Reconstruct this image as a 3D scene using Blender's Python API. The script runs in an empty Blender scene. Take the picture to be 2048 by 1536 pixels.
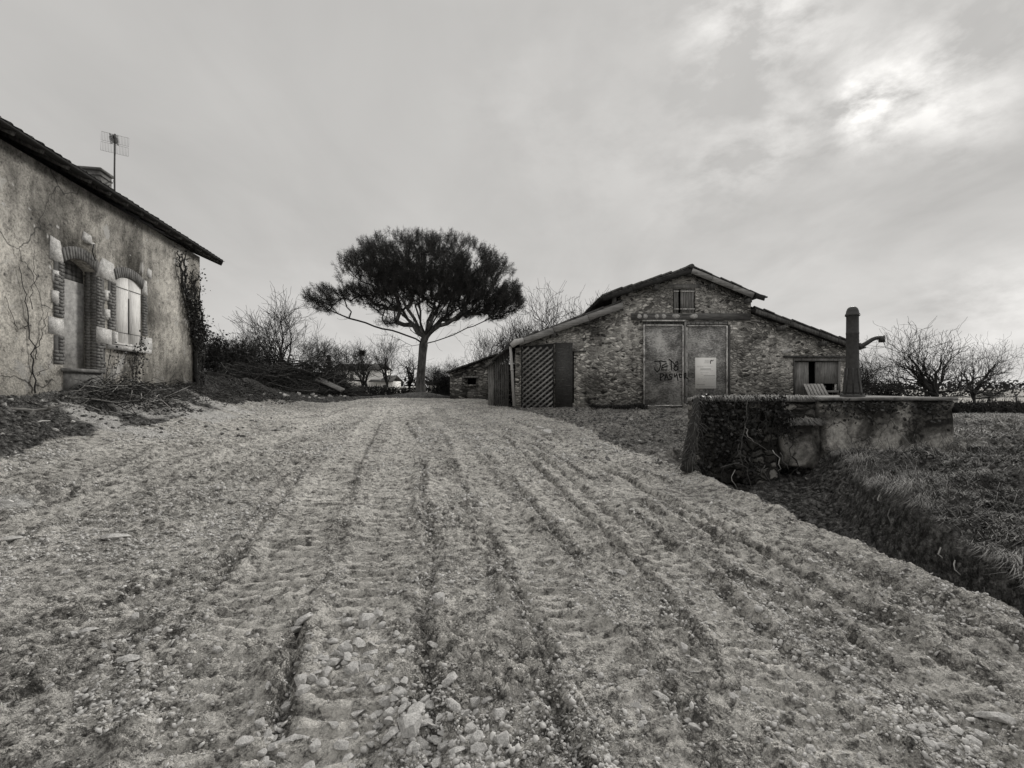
import bpy, math, random
import numpy as np
from mathutils import Vector, Matrix
R = math.radians
random.seed(7)
rng = np.random.default_rng(11)
scene = bpy.context.scene
col = scene.collection
F_PX, CX, HY, CAMZ = 950.0, 1024.0, 775.0, 1.6      # calibration read from the photograph

def at(px, py, Y):
    return Vector(((px-CX)/F_PX*Y, Y, CAMZ-(py-HY)/F_PX*Y))

# ------------------------------------------------------------------ noise
def _hash(ix, iy, s):
    h = (ix.astype(np.int64)*374761393 + iy.astype(np.int64)*668265263 + s*2147483647*13) & 0xFFFFFFFF
    h = ((h ^ (h >> 13))*1274126177) & 0xFFFFFFFF
    h = ((h ^ (h >> 16))*2246822519) & 0xFFFFFFFF
    return ((h ^ (h >> 15)) & 0xFFFFFF)/float(0xFFFFFF)
def vnoise(x, y, s=0):
    ix, iy = np.floor(x), np.floor(y)
    fx, fy = x-ix, y-iy
    fx = fx*fx*(3-2*fx); fy = fy*fy*(3-2*fy)
    a, b = _hash(ix, iy, s), _hash(ix+1, iy, s)
    c, d = _hash(ix, iy+1, s), _hash(ix+1, iy+1, s)
    return (a+(b-a)*fx)*(1-fy)+(c+(d-c)*fx)*fy
def fbm(x, y, s=0, o=4):
    t = np.zeros_like(x); a = .5
    for k in range(o):
        t += a*(vnoise(x, y, s+k*17)-.5); x = x*2.03+3.1; y = y*2.03+7.7; a *= .52
    return t
def worley(x, y, s=0):
    ix, iy = np.floor(x), np.floor(y)
    f1 = np.full_like(x, 9.); idd = np.zeros_like(x)
    for dx in (-1, 0, 1):
        for dy in (-1, 0, 1):
            cx, cy = ix+dx, iy+dy
            d = np.hypot(cx+_hash(cx, cy, s)-x, cy+_hash(cx, cy, s+5)-y)
            m = d < f1
            idd = np.where(m, _hash(cx, cy, s+9), idd); f1 = np.minimum(f1, d)
    return f1, idd
def chunks(x, y, s=0):
    """broken lumps with cracks between them: crack distance and a random number per lump"""
    ix, iy = np.floor(x), np.floor(y)
    f1 = np.full_like(x, 9.); f2 = np.full_like(x, 9.); idd = np.zeros_like(x)
    for dx in (-1, 0, 1):
        for dy in (-1, 0, 1):
            cx, cy = ix+dx, iy+dy
            d = np.hypot(cx+_hash(cx, cy, s)-x, cy+_hash(cx, cy, s+5)-y)
            m = d < f1
            f2 = np.where(m, f1, np.minimum(f2, d)); idd = np.where(m, _hash(cx, cy, s+9), idd); f1 = np.minimum(f1, d)
    return f2-f1, idd
def sst(a, b, x):
    t = np.clip((x-a)/(b-a), 0, 1); return t*t*(3-2*t)

# ------------------------------------------------------------------ terrain
HC = np.array([-9.86, 15.0]); HD = np.array([-.19, .98]); HN = np.array([.98, .19])
def wall_dist(x, y): return (x-HC[0])*HN[0]+(y-HC[1])*HN[1]
def edge_x(y): return np.interp(y, [-20, 0, 2, 3.1, 3.7, 4.8, 5.9, 7.0], [8, 4.1, 3.55, 3.33, 3.22, 3.1, 2.97, 2.84])
def bank_x(y): return np.interp(y, [-20, 0, 2, 3.2, 3.6, 4.3, 6.0, 6.8, 7.4], [8.3, 4.3, 3.72, 3.56, 3.66, 3.78, 4.35, 4.7, 5.0])
def h_base(x, y):
    x = np.asarray(x, float); y = np.asarray(y, float)
    zr = np.interp(y, [-20, 0, 2, 7.5, 18.5, 23, 25, 28, 35, 60, 120, 600, 4000],
                   [-.9, -.1, 0, .28, .79, 1.03, 1.02, .95, .85, .6, .3, 0., -6.])
    d = wall_dist(x, y)
    L = np.interp(y, [0, 12, 16, 24, 40], [2.0, 2.0, 1.3, 2.0, 2.5])
    amp = np.interp(y, [0, 14, 18, 30, 60], [1.2, 1.1, .95, .5, .0])
    z = zr + amp*np.exp(-np.maximum(d, -.3)/L)
    # field to the right
    zf = np.interp(y, [-20, 0, 2.5, 3.3, 4.3, 6.3, 9, 13, 21, 40, 120, 600, 4000],
                   [-.6, -.05, .1, .2, .38, .56, .62, .56, .38, .25, .1, -.2, -6.])
    wfar = sst(6.5, 14., x)*sst(8.5, 11, y)
    wnear = np.where(y < 9.6, 1., 0.)*0
    xe, xb = edge_x(y), bank_x(y)
    t = np.clip((x-xe)/np.maximum(xb-xe, .05), 0, 1)
    near = 1-sst(7.35, 9.3, y)
    zb = zf + .05*np.clip(x-xb, 0, 6)/3
    bottom = zr-.66+.26*sst(5.5, 7.2, y)
    face = bottom+(zb-.02-bottom)*np.where(t < .8, .42*t/.8, .42+.58*(t-.8)/.2)
    drop = sst(0, .16, x-xe)
    zz = np.where(x > xb, zb, np.where(x > xe, z*(1-drop)+face*drop, z))
    # soil behind the trough front rises to its underside
    zz = np.where((y > 6.9) & (x > xe), np.maximum(zz, np.minimum(zb, bottom+(y-6.9)*.22+np.clip(y-8,0,9))), zz)
    z = z*(1-wfar)+zf*wfar
    z = np.where(near > 0, zz*near+z*(1-near), z)
    z += .32*np.exp(-(((x+5.4)/1.7)**2+((y-27.3)/1.3)**2))
    return z
def ground_hit(px, py):
    dx, dz = (px-CX)/F_PX, -(py-HY)/F_PX
    Y = np.arange(1.2, 60, .02)
    below = CAMZ+dz*Y < h_base(dx*Y, Y)
    k = int(np.argmax(below)) if below.any() else len(Y)-1
    return Vector((dx*Y[k], Y[k], float(h_base(dx*Y[k], Y[k]))))
def gz(x, y): return float(h_base(x, y))

def in_poly(x, y, P):
    inside = np.zeros(x.shape, bool)
    for (x0, y0), (x1, y1) in zip(P, P[1:]+P[:1]):
        c = ((y0 > y) != (y1 > y)) & (x < (x1-x0)*(y-y0)/((y1-y0) or 1e-9)+x0)
        inside ^= c
    return inside
def dist_poly(x, y, P):
    """distance to a polyline, arc length there and signed side"""
    best = np.full(x.shape, 1e9); arc = np.zeros_like(x); sd = np.zeros_like(x); acc = 0.
    for (x0, y0), (x1, y1) in zip(P[:-1], P[1:]):
        ex, ey = x1-x0, y1-y0; L = math.hypot(ex, ey)
        t = np.clip(((x-x0)*ex+(y-y0)*ey)/(L*L), 0, 1)
        qx, qy = x-(x0+t*ex), y-(y0+t*ey)
        d = np.hypot(qx, qy); m = d < best
        best = np.where(m, d, best); arc = np.where(m, acc+t*L, arc)
        sd = np.where(m, np.sign(ex*qy-ey*qx)*d, sd); acc += L
    return best, arc, sd

# ------------------------------------------------------------------ mesh helpers
ORG = {}
def link_mesh(name, V, faces, mat, parent=None, smooth=False, origin=None):
    V = np.asarray(V, np.float32).reshape(-1, 3)
    o0 = ORG[parent.name] if parent is not None else Vector(origin if origin is not None else (0, 0, 0))
    V = V-np.array(o0, np.float32)
    me = bpy.data.meshes.new(name)
    me.vertices.add(len(V)); me.vertices.foreach_set('co', V.ravel())
    if isinstance(faces, np.ndarray):
        n, k = faces.shape
        me.loops.add(n*k); me.loops.foreach_set('vertex_index', faces.astype(np.int32).ravel())
        me.polygons.add(n); me.polygons.foreach_set('loop_start', np.arange(n, dtype=np.int32)*k)
    else:
        li = [i for f in faces for i in f]
        ls = np.cumsum([0]+[len(f) for f in faces[:-1]]).astype(np.int32) if faces else []
        me.loops.add(len(li)); me.loops.foreach_set('vertex_index', np.array(li, np.int32))
        me.polygons.add(len(faces)); me.polygons.foreach_set('loop_start', ls)
    if smooth: me.polygons.foreach_set('use_smooth', np.ones(len(me.polygons), bool))
    me.update(calc_edges=True); me.validate()
    if mat is not None: me.materials.append(mat)
    o = bpy.data.objects.new(name, me); col.objects.link(o)
    if parent is not None: o.parent = parent
    else: o.location = o0
    ORG[o.name] = o0
    return o
def tag(o, label=None, cat=None, group=None, kind=None):
    if label: o['label'] = label
    if cat: o['category'] = cat
    if group: o['group'] = group
    if kind: o['kind'] = kind
    return o
def thing(name, loc, label, cat, group=None):
    o = bpy.data.objects.new(name, None); col.objects.link(o); o.location = loc; ORG[o.name] = Vector(loc)
    o.empty_display_size = .2
    return tag(o, label, cat, group)
def copy_tree(o, loc, rz, sc, label=None):
    c = o.copy(); col.objects.link(c); c.location = loc; c.rotation_euler = (0, 0, rz); c.scale = sc
    if label: c['label'] = label
    for ch in o.children:
        d = ch.copy(); col.objects.link(d); d.parent = c
        for g in ch.children:
            e = g.copy(); col.objects.link(e); e.parent = d
    return c

class MB:
    def __init__(s): s.v = []; s.f = []
    def add(s, V, Fs):
        n = len(s.v); s.v.extend([tuple(p) for p in V]); s.f.extend([tuple(i+n for i in f) for f in Fs])
    def box(s, m, u0, u1, v0, v1, w0, w1):
        P = [m(u, v, w) for w in (w0, w1) for (u, v) in ((u0, v0), (u1, v0), (u1, v1), (u0, v1))]
        s.add(P, [(0, 3, 2, 1), (4, 5, 6, 7), (0, 1, 5, 4), (1, 2, 6, 5), (2, 3, 7, 6), (3, 0, 4, 7)])
    def prism(s, m, poly, w0, w1):
        n = len(poly)
        P = [m(u, v, w0) for u, v in poly]+[m(u, v, w1) for u, v in poly]
        s.add(P, [tuple(range(n))[::-1], tuple(range(n, 2*n))]+[(i, (i+1) % n, n+(i+1) % n, n+i) for i in range(n)])
    def beam(s, a, b, w, h, up=(0, 0, 1)):
        a, b = Vector(a), Vector(b); d = (b-a).normalized()
        x = d.cross(Vector(up))
        x = x.normalized() if x.length > 1e-4 else Vector((1, 0, 0))
        y = x.cross(d).normalized()
        m = lambda u, v, t: (a+(b-a)*t+x*u+y*v)
        s.box(m, -w/2, w/2, -h/2, h/2, 0, 1)
    def tube(s, P, r, n=6, cap=True):
        P = [Vector(p) for p in P]
        if not hasattr(r, '__len__'): r = [r]*len(P)
        rings = []; up = Vector((.13, .31, .94))
        prevx = None
        for i, p in enumerate(P):
            d = (P[min(i+1, len(P)-1)]-P[max(i-1, 0)])
            d = d.normalized() if d.length > 1e-9 else Vector((0, 0, 1))
            x = d.cross(up) if prevx is None else prevx-d*prevx.dot(d)
            if x.length < 1e-3: x = d.cross(Vector((1, 0, 0)))
            x.normalize(); prevx = x; y = d.cross(x)
            rings.append([p+(x*math.cos(2*math.pi*k/n)+y*math.sin(2*math.pi*k/n))*r[i] for k in range(n)])
        V = [q for g in rings for q in g]; Fs = []
        for i in range(len(P)-1):
            for k in range(n):
                a, b = i*n+k, i*n+(k+1) % n
                Fs.append((a, b, b+n, a+n))
        if cap:
            Fs.append(tuple(range(n))[::-1]); Fs.append(tuple((len(P)-1)*n+k for k in range(n)))
        s.add(V, Fs)
    def lathe(s, c, prof, n=24):
        V = []; Fs = []
        for r, z in prof:
            for k in range(n):
                a = 2*math.pi*k/n; V.append((c[0]+r*math.cos(a), c[1]+r*math.sin(a), c[2]+z))
        for i in range(len(prof)-1):
            for k in range(n):
                a, b = i*n+k, i*n+(k+1) % n; Fs.append((a, b, b+n, a+n))
        Fs.append(tuple(range(n))[::-1]); Fs.append(tuple((len(prof)-1)*n+k for k in range(n)))
        s.add(V, Fs)
    def build(s, name, mat, parent=None, smooth=False, origin=None):
        return link_mesh(name, s.v, s.f, mat, parent, smooth, origin)

def fast_tubes(segs, n=3):
    """segs: array (k,8) ax ay az bx by bz ra rb -> V, F (open thin tubes), vectorised"""
    S = np.asarray(segs, float); a, b = S[:, :3], S[:, 3:6]
    d = b-a; d /= np.maximum(np.linalg.norm(d, axis=1, keepdims=True), 1e-9)
    u = np.where(np.abs(d[:, 2:3]) < .9, np.array([[0, 0, 1.]]), np.array([[1., 0, 0]]))
    x = np.cross(d, u); x /= np.linalg.norm(x, axis=1, keepdims=True); y = np.cross(d, x)
    V = np.zeros((len(S), 2*n, 3))
    for k in range(n):
        q = 2*math.pi*k/n; o = x*math.cos(q)+y*math.sin(q)
        V[:, k] = a+o*S[:, 6:7]; V[:, n+k] = b+o*S[:, 7:8]
    F1 = np.array([(k, (k+1) % n, n+(k+1) % n, n+k) for k in range(n)])
    Fs = (np.arange(len(S))[:, None, None]*2*n+F1[None]).reshape(-1, 4)
    return V.reshape(-1, 3), Fs
def quads_cloud(C, size, nrm_bias=(0, 0, .3), aspect=.5, seed=0):
    """leaf-like kite quads at centres C"""
    g = np.random.default_rng(seed); n = len(C)
    u = g.normal(size=(n, 3))+np.array(nrm_bias); u /= np.linalg.norm(u, axis=1, keepdims=True)
    w = g.normal(size=(n, 3)); w -= u*(w*u).sum(1, keepdims=True); w /= np.linalg.norm(w, axis=1, keepdims=True)
    L = (size*g.uniform(.6, 1.4, n))[:, None] if np.isscalar(size) else size[:, None]
    V = np.stack([C-w*0, C+u*L*.5+w*L*aspect*.5, C+u*L, C+u*L*.5-w*L*aspect*.5], 1).reshape(-1, 3)
    return V, np.arange(4*n).reshape(-1, 4)

# ------------------------------------------------------------------ materials
WARM = (1.0, .985, .955)
def g3(v): return (v*WARM[0], v*WARM[1], v*WARM[2], 1)
class NT:
    def __init__(s, name, rough=.9, spec=.2):
        s.m = bpy.data.materials.new(name); s.m.use_nodes = True
        s.t = s.m.node_tree; s.b = s.t.nodes['Principled BSDF']
        s.b.inputs['Roughness'].default_value = rough
        s.b.inputs['Specular IOR Level'].default_value = spec
        s.co = s.n('ShaderNodeTexCoord').outputs['Object']
    def n(s, ty, **kw):
        o = s.t.nodes.new(ty)
        for k, v in kw.items(): setattr(o, k, v)
        return o
    def l(s, a, b): s.t.links.new(a, b)
    def mapping(s, scale=(1, 1, 1), rot=(0, 0, 0), src=None):
        o = s.n('ShaderNodeMapping'); o.inputs['Scale'].default_value = scale; o.inputs['Rotation'].default_value = rot
        s.l(src or s.co, o.inputs['Vector']); return o.outputs['Vector']
    def noise(s, scale, detail=6, rough=.6, dist=0, src=None, lac=2.0):
        o = s.n('ShaderNodeTexNoise'); o.inputs['Scale'].default_value = scale; o.inputs['Detail'].default_value = detail
        o.inputs['Roughness'].default_value = rough; o.inputs['Distortion'].default_value = dist
        o.inputs['Lacunarity'].default_value = lac
        s.l(src or s.co, o.inputs['Vector']); return o.outputs['Fac']
    def vor(s, scale, feature='F1', src=None, out='Distance', rnd=1.):
        o = s.n('ShaderNodeTexVoronoi', feature=feature); o.inputs['Scale'].default_value = scale
        o.inputs['Randomness'].default_value = rnd
        s.l(src or s.co, o.inputs['Vector']); return o.outputs[out]
    def ramp(s, f, stops, interp='LINEAR'):
        o = s.n('ShaderNodeValToRGB'); o.color_ramp.interpolation = interp
        e = o.color_ramp.elements
        while len(e) < len(stops): e.new(.5)
        for k, (p, c) in enumerate(stops):
            e[k].position = p; e[k].color = g3(c) if not isinstance(c, tuple) else c
        s.l(f, o.inputs['Fac']); return o.outputs['Color']
    def math(s, op, a, b=None, clamp=False):
        o = s.n('ShaderNodeMath', operation=op, use_clamp=clamp)
        for i, v in enumerate((a, b)):
            if v is None: continue
            if isinstance(v, (int, float)): o.inputs[i].default_value = v
            else: s.l(v, o.inputs[i])
        return o.outputs[0]
    def mix(s, f, a, b, mode='MIX'):
        o = s.n('ShaderNodeMix', data_type='RGBA', blend_type=mode)
        for sock, v in ((o.inputs['Factor'], f), (o.inputs['A'], a), (o.inputs['B'], b)):
            if isinstance(v, (int, float)): sock.default_value = v if sock == o.inputs['Factor'] else g3(v)
            else: s.l(v, sock)
        return o.outputs['Result']
    def warp(s, amt, scale, src=None):
        o = s.n('ShaderNodeTexNoise'); o.inputs['Scale'].default_value = scale; o.inputs['Detail'].default_value = 3
        s.l(src or s.co, o.inputs['Vector'])
        sub = s.n('ShaderNodeVectorMath', operation='SUBTRACT'); s.l(o.outputs['Color'], sub.inputs[0]); sub.inputs[1].default_value = (.5, .5, .5)
        sc = s.n('ShaderNodeVectorMath', operation='SCALE'); s.l(sub.outputs[0], sc.inputs[0]); sc.inputs['Scale'].default_value = amt
        ad = s.n('ShaderNodeVectorMath', operation='ADD'); s.l(src or s.co, ad.inputs[0]); s.l(sc.outputs[0], ad.inputs[1])
        return ad.outputs[0]
    def bump(s, h, strength=.5, dist=.02, prev=None):
        o = s.n('ShaderNodeBump'); o.inputs['Strength'].default_value = strength; o.inputs['Distance'].default_value = dist
        s.l(h, o.inputs['Height'])
        if prev is not None: s.l(prev, o.inputs['Normal'])
        return o.outputs['Normal']
    def out(s, colr, nrm=None):
        s.l(colr, s.b.inputs['Base Color'])
        if nrm is not None: s.l(nrm, s.b.inputs['Normal'])
        return s.m

def m_noise(name, lo, hi, scale=8, stretch=(1, 1, 1), detail=8, bump=.4, bd=.01, rough=.9, spec=.2, c0=.35, c1=.68):
    t = NT(name, rough, spec); v = t.mapping(stretch)
    n = t.noise(scale, detail, .65, src=v)
    n2 = t.noise(scale*.17, 4, .6, src=v)
    f = t.math('ADD', t.math('MULTIPLY', n, .65), t.math('MULTIPLY', n2, .35))
    return t.out(t.ramp(f, [(c0, lo), (c1, hi)]), t.bump(n, bump, bd))

def m_rubble(name, lo=.05, mid=.42, hi=.88, mortar=.68, sx=5.4, sz=11., rot=0, pale=.7):
    """rubble masonry: flat irregular stones, pale lime mortar in patches"""
    t = NT(name, .95, .1)
    w = t.warp(.26, 3.4)
    v = t.mapping((sx, sx, sz), (0, 0, rot), src=w)
    edge = t.vor(1., 'DISTANCE_TO_EDGE', v)
    cell = t.vor(1., 'F1', v, 'Color')
    sep = t.n('ShaderNodeSeparateColor'); t.l(cell, sep.inputs[0])
    fine = t.noise(30, 6, .7)
    f = t.math('ADD', t.math('MULTIPLY', sep.outputs[0], .6), t.math('MULTIPLY', fine, .4))
    stone = t.ramp(f, [(.2, lo), (.5, mid), (.62, mid*1.3), (.8, hi)])
    big = t.noise(.55, 5, .62)
    mort = t.mix(t.math('MULTIPLY', t.ramp(big, [(.4, (0, 0, 0, 1)), (.62, (1, 1, 1, 1))]), 1.), mortar*.25, mortar)
    em = t.ramp(edge, [(.03, (1, 1, 1, 1)), (.13, (0, 0, 0, 1))])
    c = t.mix(em, stone, mort)
    # smeared lime render patches
    pm = t.ramp(t.noise(1.3, 7, .68, .6), [(.52, (0, 0, 0, 1)), (.66, (1, 1, 1, 1))])
    patch = t.ramp(t.noise(14, 6, .7), [(.35, pale*.25), (.68, pale)])
    c = t.mix(t.math('MULTIPLY', pm, .75), c, patch)
    # dark damp staining
    st = t.ramp(t.noise(.9, 6, .6, .3, src=t.mapping((1, 1, .45))), [(.36, .55), (.52, 1.2)])
    c = t.mix(1., c, st, 'MULTIPLY')
    hgt = t.math('ADD', t.ramp(edge, [(.0, (0, 0, 0, 1)), (.25, (1, 1, 1, 1))]), t.math('MULTIPLY', fine, .6))
    return t.out(c, t.bump(hgt, .9, .06))

def m_stucco():
    t = NT('roughcast render', .97, .05)
    big = t.noise(.42, 7, .62, .4)
    c = t.ramp(big, [(.34, .12), (.47, .30), (.60, .48)])
    streak = t.ramp(t.noise(1.6, 7, .66, .5, src=t.mapping((1, 1, .35))), [(.36, .52), (.54, 1.1)])
    c = t.mix(1., c, streak, 'MULTIPLY')
    grain = t.math('ADD', t.math('MULTIPLY', t.noise(26, 7, .72), .55), t.math('MULTIPLY', t.noise(5.5, 6, .7, .6), .45))
    c = t.mix(1., c, t.ramp(grain, [(.38, .35), (.5, 1.), (.60, 1.4)]), 'MULTIPLY')
    # lichen freckles
    w = t.warp(.15, 9)
    sp = t.vor(5.5, 'F1', w)
    msk = t.ramp(t.noise(1.1, 4, .5), [(.45, (0, 0, 0, 1)), (.62, (1, 1, 1, 1))])
    c = t.mix(t.math('MULTIPLY', t.ramp(sp, [(.10, (1, 1, 1, 1)), (.24, (0, 0, 0, 1))]), msk), c, .055)
    sp2 = t.vor(3.1, 'F1', w)
    c = t.mix(t.ramp(sp2, [(.05, (.8, .8, .8, 1)), (.12, (0, 0, 0, 1))]), c, .5)
    # fallen patches of render
    pm = t.ramp(t.noise(.8, 6, .6, .8), [(.60, (0, 0, 0, 1)), (.64, (1, 1, 1, 1))])
    c = t.mix(t.math('MULTIPLY', pm, .6), c, .5)
    crk = t.vor(.55, 'DISTANCE_TO_EDGE', t.warp(.9, 1.6))
    cm_ = t.ramp(t.noise(.5, 3, .5), [(.48, (0, 0, 0, 1)), (.56, (1, 1, 1, 1))])
    c = t.mix(t.math('MULTIPLY', t.ramp(crk, [(.003, (.85, .85, .85, 1)), (.010, (0, 0, 0, 1))]), cm_), c, .04)
    return t.out(c, t.bump(grain, .8, .03, t.bump(big, .5, .1)))

def m_wood(name, lo, hi, axis='z', scale=9, bump=.5):
    t = NT(name, .85, .15)
    st = {'z': (3, 3, .25), 'x': (.25, 3, 3), 'y': (3, .25, 3)}[axis]
    v = t.mapping(st)
    n = t.noise(scale, 8, .68, .6, src=v); n2 = t.noise(2.2, 5, .6)
    f = t.math('ADD', t.math('MULTIPLY', n, .7), t.math('MULTIPLY', n2, .3))
    return t.out(t.ramp(f, [(.36, lo), (.64, hi)]), t.bump(n, bump, .015))

M = {}
M['stone'] = m_rubble('barn rubble stone')
M['stone_dark'] = m_rubble('outbuilding rubble stone', .03, .15, .45, .10, 4., 9.5, 0, .3)
M['stucco'] = m_stucco()
M['brick'] = m_noise('dark brick', .06, .24, 9, c0=.32, c1=.66, bump=.6)
M['joint'] = m_noise('lime joint', .07, .16, 20)
M['limestone'] = m_noise('white limestone', .26, .74, 70, bump=.3, bd=.004, c0=.40, c1=.60)
M['plaster'] = m_noise('door infill plaster', .16, .50, 7, (1, 1, 1.3), bump=.3)
M['oldwhite'] = m_wood('flaking white paint on boards', .48, .92, 'z', 16)
M['wood_grey'] = m_wood('weathered grey boards', .08, .36, 'z', 7)
M['wood_dark'] = m_wood('old dark boards', .02, .17, 'z', 7)
M['beam_x'] = m_wood('weathered lintel', .05, .22, 'x', 7)
M['barge'] = m_wood('weathered bargeboard', .12, .38, 'x', 6)
M['roofwood'] = m_noise('dark roof timber', .015, .05, 9, (1, 1, 1))
M['tile'] = m_noise('lichened roof tile', .025, .12, 7, bump=.6, c0=.4, c1=.66)
M['black'] = m_noise('dark interior and shadow', .004, .009, 3)
M['paint_light'] = m_noise('peeling pale paint', .16, .78, 16, (1, 1, .5), c0=.38, c1=.58)
M['rustiron'] = m_noise('rusty cast iron', .016, .055, 22, bump=.5, bd=.008, rough=.5, spec=.5)
M['pipe'] = m_noise('pale grey downpipe', .30, .52, 6, (1, 1, .4), rough=.5, spec=.4, bump=.1)
M['metal'] = m_noise('galvanised aerial', .05, .12, 20, rough=.5, bump=.05)
M['alu'] = m_noise('dull aluminium mesh', .25, .36, 20, rough=.45, bump=.05)
M['bark'] = m_noise('bare tree bark', .02, .07, 12, (1, 1, .4), bump=.6)
M['twig'] = m_noise('winter twigs', .022, .06, 8)
M['pinebark'] = m_noise('plated pine bark', .05, .20, 5, (1.6, 1.6, .5), bump=1., bd=.05, c0=.4, c1=.62)
M['needles'] = m_noise('pine needles', .026, .075, 2.2, bump=.1, rough=.7)
M['evergreen'] = m_noise('evergreen leaves', .012, .045, 2.5, bump=.1, rough=.6)
M['ivy'] = m_noise('ivy leaves', .014, .06, 5, bump=.1, rough=.5, spec=.35)
M['deadwood'] = m_noise('bleached dead wood', .26, .55, 9, bump=.3)
M['stem'] = m_noise('dry stems', .06, .20, 9, bump=.3)
M['darkstem'] = m_noise('dark vine stems', .02, .07, 12, bump=.5)
M['rock'] = m_noise('broken schist', .28, .70, 14, bump=.7, bd=.012, c0=.36, c1=.64)
M['rockwhite'] = m_noise('pale quartz', .5, .8, 9, bump=.4)
M['rockdark'] = m_noise('dark clods', .03, .22, 14, bump=.7)
M['white_wall'] = m_noise('white house render', .74, .88, 2, bump=.1)
M['slate'] = m_noise('slate roof', .07, .13, 3, bump=.1)
M['conifer'] = m_noise('conifer foliage', .01, .03, 3)
M['paper'] = m_noise('white printed board', .91, .94, 2, bump=.02, rough=.5)
M['ink'] = m_noise('dark print', .05, .09, 30, bump=0.02)
M['ink_pale'] = m_noise('grey print', .30, .42, 30, bump=0.02)
M['spray'] = m_noise('black spray paint', .008, .018, 30, bump=.05)
M['hedge'] = m_noise('hedge leaves', .02, .06, 3, bump=.1)

def m_door():
    t = NT('weathered sheet door', .8, .25)
    v = t.mapping((1, 1, 2.4))
    n = t.noise(13, 8, .72, .4, src=v); n2 = t.noise(1.3, 7, .66, .7)
    f = t.math('ADD', t.math('MULTIPLY', n, .5), t.math('MULTIPLY', n2, .5))
    c = t.ramp(f, [(.39, .06), (.49, .21), (.58, .52)])
    return t.out(c, t.bump(n, .5, .02))
M['door'] = m_door()
def m_sheet():
    t = NT('scratched dark sheet', .7, .3)
    v = t.mapping((1, 1, 1), (0, R(50), 0))
    v2 = t.mapping((2.2, 9, 26), (0, R(-42), 0))
    n = t.noise(1.3, 4, .6, src=v2); g = t.noise(20, 6, .7)
    c = t.mix(t.ramp(n, [(.60, (0, 0, 0, 1)), (.68, (1, 1, 1, 1))]), t.ramp(g, [(.35, .035), (.65, .075)]), .17)
    return t.out(c, t.bump(g, .3, .01))
M['sheet'] = m_sheet()
def m_concrete():
    t = NT('mossy concrete', .95, .1)
    big = t.noise(1.5, 7, .62, .7); g = t.noise(16, 8, .7)
    c = t.ramp(big, [(.42, .035), (.52, .14), (.63, .42)])
    c = t.mix(1., c, t.ramp(g, [(.32, .5), (.66, 1.5)]), 'MULTIPLY')
    cr = t.vor(1.6, 'DISTANCE_TO_EDGE', t.warp(.5, 3))
    c = t.mix(t.ramp(cr, [(.004, (.7, .7, .7, 1)), (.016, (0, 0, 0, 1))]), c, .015)
    return t.out(c, t.bump(g, .6, .02, t.bump(big, .6, .08)))
M['concrete'] = m_concrete()
M['slab'] = m_noise('worn slab top', .06, .26, 7, bump=.4, c0=.36, c1=.62)

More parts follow.
